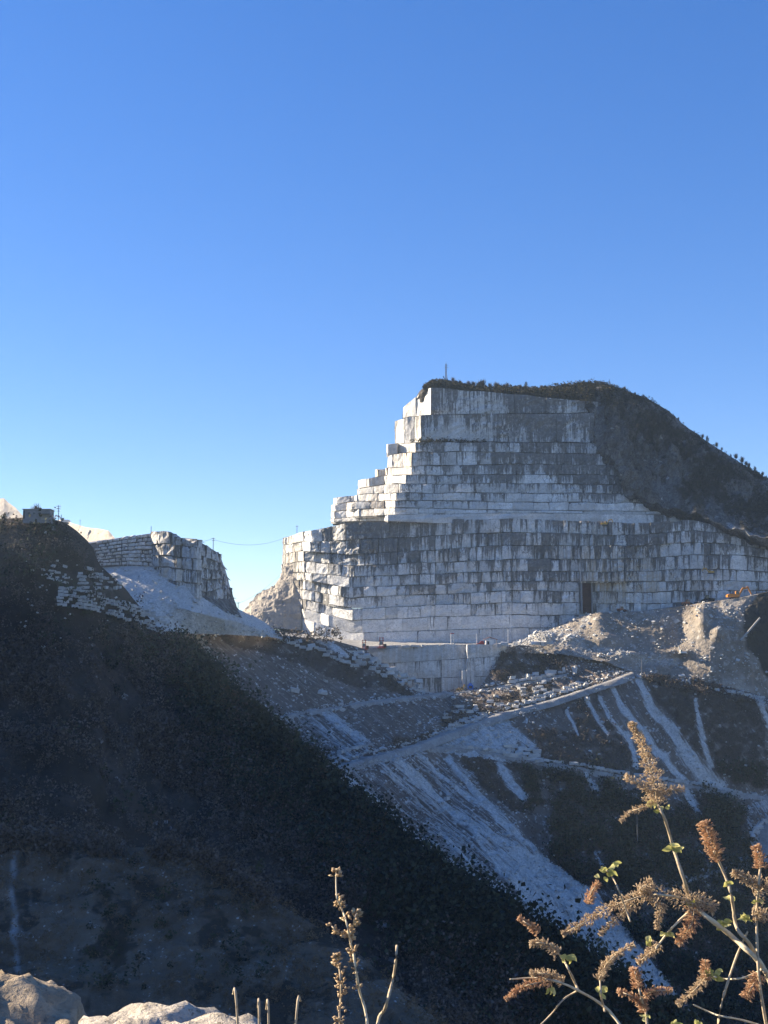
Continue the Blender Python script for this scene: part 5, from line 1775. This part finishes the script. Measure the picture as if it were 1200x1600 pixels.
class Plant:
    def __init__(self, name, label, cat, root_px, d, group=None):
        self.d = d
        self.m = d / FPX
        base = W(root_px, 1030 + 1.44 / d * FPX, d)
        self.t = empty(name, tuple(base))
        self.base = base
        tag(self.t, label, cat, group)
        self.g = np.random.default_rng(int(root_px))
        self.k = 0

    def pt(self, px, py, dd=0.0):
        return W(px, py, self.d + dd) - self.base

    def stem(self, pts, w0, w1, mat='stem', name='stem', dz=0.0):
        a = smooth_line(pts, max(8, 4 * len(pts)))
        n = len(a)
        P = [self.pt(x, y, dz + .02 * math.sin(i * .7)) for i, (x, y) in enumerate(a)]
        rad = np.linspace(w0, w1, n) * .36 * self.m * (1 + .10 * np.sin(np.arange(n) * 1.9))
        self.k += 1
        return toned(MB().tube(P, list(rad), 7).build(name, M[mat], self.t, True), self.k)

    def seeds(self, pts, r0, r1, n, size, mat='seed', name='flower_spike', out=.6, gapn=0.0, bell=False):
        g = self.g
        a = smooth_line(pts, 40)
        C = np.array([self.pt(x, y) for x, y in a])
        t = g.uniform(0, 1, n)
        if gapn:
            t = t[vnoise(np.stack([t * gapn, t * 0 + 3.3, t * 0], -1), self.k + 5) > -.25]
            n = len(t)
        idx = t * 39
        i0 = np.clip(idx.astype(int), 0, 38)
        c = C[i0] + (C[i0 + 1] - C[i0]) * (idx - i0)[:, None]
        ax = C[i0 + 1] - C[i0]
        ax /= np.linalg.norm(ax, axis=1, keepdims=True)
        dirv = g.normal(size=(n, 3))
        dirv -= (dirv * ax).sum(1, keepdims=True) * ax
        dirv /= np.linalg.norm(dirv, axis=1, keepdims=True)
        rad = (r0 + (r1 - r0) * t) * self.m
        rr = rad * g.uniform(.1, 1, n) ** .6 * (1 + .35 * np.sin(t * 46 + self.k))
        c = c + dirv * rr[:, None]
        lng = dirv * (out if mat == 'pod' else 1.0) + ax * g.uniform(.1, .9, (n, 1)) + g.normal(0, .25, (n, 3))
        lng /= np.linalg.norm(lng, axis=1, keepdims=True)
        s1 = np.cross(lng, g.normal(size=(n, 3)))
        s1 /= np.linalg.norm(s1, axis=1, keepdims=True)
        s2 = np.cross(lng, s1)
        L = (size * g.uniform(.6, 1.25, n) * self.m)[:, None]
        Wd = L * (g.uniform(.4, .65, (n, 1)) if mat == 'pod' else g.uniform(.2, .42, (n, 1)))
        V = np.stack([c - lng * L * .5, c + s1 * Wd * .5, c + s2 * Wd * .5, c - s1 * Wd * .5, c - s2 * Wd * .5, c + lng * L * .5], 1)
        F = np.array([(0, 2, 1), (0, 3, 2), (0, 4, 3), (0, 1, 4), (5, 1, 2), (5, 2, 3), (5, 3, 4), (5, 4, 1)])
        FF = (F[None] + (np.arange(n) * 6)[:, None, None]).reshape(-1, 3)
        tone = np.repeat(g.uniform(0, 1, n), 6)
        self.k += 1
        o = link(name, mesh_np(name, V.reshape(-1, 3), FF, mat == 'pod', {'tone': tone}), M[mat], self.t)
        o['kind'] = 'stuff'
        return o

    def spike(self, pts, r0, r1, n=260, size=5.5, mat='seed'):
        self.stem(pts, 3.2, 1.2, 'darkstem', 'spike_axis')
        return self.seeds(pts, r0 * 1.05, r1 * 1.05, int(n * 1.9), size * .95, mat)

    def leaf(self, b, e, w, tone=.6):
        b = np.array(b, float)
        e = np.array(e, float)
        p0, p1 = self.pt(*b), self.pt(*e)
        ax = p1 - p0
        L = np.linalg.norm(ax)
        ax /= L
        g = self.g
        sd_v = np.cross(ax, np.array([g.normal(0, .5), -1, g.normal(0, .4)]))
        sd_v /= np.linalg.norm(sd_v)
        nn = np.cross(sd_v, ax)
        V, F = [], []
        n = 7
        prof = [.25, .75, 1, .95, .75, .45, .05]
        for i in range(n):
            f = i / (n - 1)
            c = p0 + ax * L * f + nn * L * .16 * math.sin(f * 3.1) + sd_v * L * .05 * math.sin(f * 7)
            h = w * .5 * self.m * prof[i]
            V += [c - sd_v * h + nn * h * .5, c, c + sd_v * h + nn * h * .5]
        for i in range(n - 1):
            for j in (0, 1):
                F.append((i * 3 + j, i * 3 + j + 1, i * 3 + j + 4, i * 3 + j + 3))
        o = link('leaf', mesh_np('leaf', np.array(V), np.array(F), True, {'tone': np.full(len(V), tone) + g.uniform(-.3, .3)}), M['leaf'], self.t)
        return o

    def leaves(self, x, y, n=4, L=18, w=10):
        for k in range(n):
            a = self.g.uniform(-.6, math.pi + .6)
            ln = L * .8 * self.g.uniform(.6, 1.2)
            self.leaf((x + self.g.uniform(-4, 4), y + self.g.uniform(-5, 5)), (x + math.cos(a) * ln, y + abs(math.sin(a)) * ln * .8 + self.g.uniform(-6, 6)), w * .8 * self.g.uniform(.6, 1.2), self.g.uniform(.2, 1))


# big dried shrub at the right
p = Plant('dried_shrub', 'tall dried butterfly bush with brown plumes and yellow-green leaves at right', 'shrub', 1230, 3.2)
p.stem([(1230, 1960), (1222, 1700), (1210, 1560), (1190, 1508), (1160, 1478), (1130, 1452), (1095, 1425), (1077, 1408)], 14, 9)
p.stem([(1077, 1410), (1072, 1385), (1056, 1337), (1039, 1281), (1028, 1258)], 8.5, 6, 'darkstem')
p.spike([(1027, 1256), (1020, 1215), (1006, 1170), (985, 1128)], 19, 5, 620, 6)
p.spike([(1024, 1250), (1005, 1262), (985, 1268), (969, 1284)], 7, 3, 150, 5.5)
p.spike([(1020, 1240), (1000, 1225), (976, 1214)], 9, 5, 150, 5.5)
p.spike([(1026, 1242), (1048, 1234), (1070, 1232)], 8, 4, 130, 5.5)
p.stem([(1077, 1408), (1050, 1400), (1020, 1398)], 6, 4)
p.spike([(1070, 1404), (1010, 1400), (960, 1415), (915, 1440), (878, 1460)], 16, 4, 620, 6)
p.spike([(1020, 1398), (1000, 1390), (1020, 1378)], 12, 8, 180, 6)
p.spike([(990, 1412), (962, 1438), (936, 1460)], 10, 3, 200, 6)
p.spike([(1036, 1412), (1030, 1430), (1027, 1452)], 8, 4, 130, 6)
p.stem([(1079, 1422), (1058, 1442), (1042, 1459), (1025, 1482)], 5.5, 4)
p.spike([(1030, 1474), (1012, 1492), (996, 1504)], 10, 5, 190, 6)
p.spike([(1085, 1415), (1082, 1440), (1070, 1460), (1058, 1476)], 14, 6, 300, 6, 'rustseed')
p.spike([(1072, 1412), (1092, 1406), (1118, 1420)], 15, 8, 300, 6)
p.stem([(1196, 1520), (1172, 1476), (1151, 1449), (1144, 1407), (1137, 1379), (1116, 1330)], 9, 6, 'darkstem')
p.spike([(1117, 1334), (1109, 1308), (1098, 1284)], 13, 9, 360, 6.5, 'rustseed')
p.spike([(1121, 1346), (1118, 1330)], 8, 8, 70, 6, 'rustseed')
p.stem([(1230, 1760), (1190, 1560), (1182, 1440), (1184, 1400), (1188, 1354)], 7, 5, 'darkstem')
p.spike([(1188, 1356), (1186, 1338), (1181, 1320)], 10, 6, 200, 6, 'rustseed')
p.spike([(1186, 1382), (1166, 1372), (1144, 1362)], 11, 5, 220, 6)
p.spike([(1180, 1398), (1200, 1384), (1216, 1380)], 12, 8, 180, 6)
p.stem([(1120, 1700), (1123, 1592), (1147, 1505), (1168, 1456)], 7, 4, 'darkstem')
p.stem([(1192, 1514), (1165, 1527), (1137, 1530), (1116, 1526)], 5, 3)
p.spike([(1106, 1520), (1092, 1540), (1076, 1555), (1058, 1570)], 9, 4, 230, 6)
p.spike([(1102, 1530), (1102, 1500)], 8, 6, 130, 6, 'rustseed')
p.spike([(1186, 1522), (1176, 1540), (1165, 1560)], 11, 7, 260, 6, 'rustseed')
p.spike([(1176, 1430), (1192, 1428), (1212, 1432)], 12, 9, 180, 6)
p.stem([(1084, 1570), (1120, 1586), (1160, 1594), (1220, 1612)], 3.5, 4)
for (x, y, n, L, w_) in ((1018, 1254, 3, 16, 11), (1036, 1262, 3, 20, 10), (1050, 1322, 6, 22, 13), (1040, 1458, 4, 18, 9), (1012, 1470, 3, 14, 11), (1085, 1412, 3, 16, 9), (1130, 1440, 5, 20, 13), (1160, 1430, 5, 20, 11), (1116, 1520, 7, 22, 13), (1135, 1378, 3, 16, 9), (1140, 1402, 3, 14, 9), (1184, 1408, 3, 12, 8), (1090, 1595, 4, 18, 10), (1055, 1596, 3, 16, 9)):
    p.leaves(x, y, n, L, w_)

# smaller dried shrub left of it
p = Plant('dried_shrub', 'smaller dried butterfly bush with a long arching stem at bottom centre-right', 'shrub', 1010, 3.0)
p.stem([(1010, 1990), (1005, 1700), (962, 1592), (902, 1547), (850, 1529), (797, 1530)], 9, 3)
p.spike([(862, 1532), (838, 1536), (812, 1544), (790, 1562)], 10, 3, 260, 6, 'rustseed')
p.spike([(880, 1534), (856, 1522), (828, 1520)], 9, 4, 190, 6)
p.stem([(903, 1546), (892, 1522), (881, 1501), (860, 1474)], 6, 4, 'darkstem')
p.spike([(872, 1490), (850, 1474), (828, 1474)], 9, 4, 200, 6)
p.spike([(842, 1456), (828, 1446), (810, 1434)], 7, 4, 130, 6, 'rustseed')
p.stem([(902, 1548), (880, 1562), (862, 1584), (842, 1604)], 4, 3, 'darkstem')
p.stem([(945, 1580), (940, 1560), (937, 1526)], 5, 4, 'darkstem')
p.spike([(936, 1530), (948, 1506), (968, 1488), (992, 1476)], 8, 4, 260, 6)
p.stem([(985, 1440), (970, 1400), (960, 1376), (948, 1360)], 4, 3, 'darkstem')
p.spike([(920, 1412), (924, 1394), (936, 1378)], 7, 5, 140, 6, 'rustseed')
for (x, y, n, L, w_) in ((885, 1495, 5, 20, 13), (862, 1546, 3, 16, 8), (940, 1545, 4, 18, 11), (948, 1360, 4, 22, 10), (958, 1352, 3, 16, 9), (940, 1372, 2, 18, 9)):
    p.leaves(x, y, n, L, w_)

p = Plant('dried_shrub', 'short upright dried shoot with russet plumes between the two larger bushes', 'shrub', 1016, 2.8)
p.stem([(1016, 2050), (1018, 1800), (1011, 1600), (1003, 1565), (997, 1538)], 7, 4.5, 'darkstem')
p.spike([(997, 1542), (994, 1526), (990, 1512)], 9, 6, 180, 6, 'rustseed')
p.spike([(1004, 1566), (986, 1556), (965, 1548)], 7, 4, 150, 6, 'rustseed')
p.spike([(1006, 1556), (1026, 1548), (1050, 1548)], 8, 4, 170, 6, 'rustseed')
p.spike([(1006, 1580), (1000, 1560)], 8, 6, 110, 6, 'rustseed')
p.leaves(1008, 1588, 4, 14, 8)

# pale seed stalk in the middle
p = Plant('seed_stalk', 'sunlit straw-coloured stalk covered in seed pods at bottom centre', 'plant', 585, 2.6)
A = [(585, 2100), (580, 1750), (574, 1600), (561, 1546), (553, 1495), (548, 1475), (541, 1440), (533, 1418), (526, 1400), (525, 1357)]
p.stem(A, 7, 3)
p.seeds(A[3:], 7, 8, 150, 9, 'pod', 'seed_head', .9, 22)
B = [(575, 2100), (545, 1750), (531, 1600), (533, 1550), (530, 1513), (524, 1491)]
p.stem(B, 6, 3, 'darkstem')
p.seeds(B[2:], 11, 7, 130, 9, 'pod', 'seed_head', .9, 16)
p.stem([(548, 1476), (553, 1440), (559, 1420)], 4, 2, 'darkstem')
p.seeds([(548, 1470), (553, 1440), (559, 1422)], 8, 8, 60, 9, 'pod', 'seed_head', .9)
p.stem([(543, 1464), (526, 1455), (514, 1442)], 3, 2, 'darkstem')
p.seeds([(540, 1462), (526, 1455), (514, 1442)], 4, 4, 22, 8.5, 'pod', 'seed_head', .9)

p = Plant('grass_blade', 'single curved pale grass stem right of the seed stalk', 'grass stem', 560, 2.6)
p.stem([(560, 2100), (582, 1700), (590, 1600), (601, 1577), (610, 1546), (617, 1513), (620, 1478)], 8, 5.5, 'darkstem', 'blade')
for i, (pts_, lab) in enumerate((([(392, 1800), (371, 1590), (364, 1553)], 'leftmost short dry stem rising behind the flat pale rock'), ([(404, 1900), (405, 1602), (403, 1574)], 'shorter dry stem second from left at the bottom edge'), ([(425, 1900), (420, 1602), (416, 1577)], 'third dry stem from left at the bottom edge'), ([(440, 1950), (462, 1602), (470, 1564)], 'slanting dry stem between the flat rock and the seed stalk'))):
    p = Plant('dry_stem', lab, 'grass stem', pts_[0][0], 2.9)
    q = [(pts_[0][0], 1030 + 1.44 / 2.9 * FPX)] + list(pts_[1:])
    p.stem(q, 7, 4, 'darkstem', 'stem')


# ================================================================== AIR
hz = MB().box((0, 300, -10), (6000, 6000, 400)).build('haze', None)
hz['kind'] = 'stuff'
hm = bpy.data.materials.new('haze')
hm.use_nodes = True
for n_ in list(hm.node_tree.nodes):
    hm.node_tree.nodes.remove(n_)
ho = hm.node_tree.nodes.new('ShaderNodeOutputMaterial')
hv = hm.node_tree.nodes.new('ShaderNodeVolumePrincipled')
hv.inputs['Color'].default_value = (.55, .75, 1.0, 1)
hv.inputs['Density'].default_value = 0.00007
hv.inputs['Anisotropy'].default_value = 0.3
hm.node_tree.links.new(hv.outputs[0], ho.inputs['Volume'])
hz.data.materials.append(hm)
tag(hz, 'thin bluish haze hanging in the valley air', 'haze')
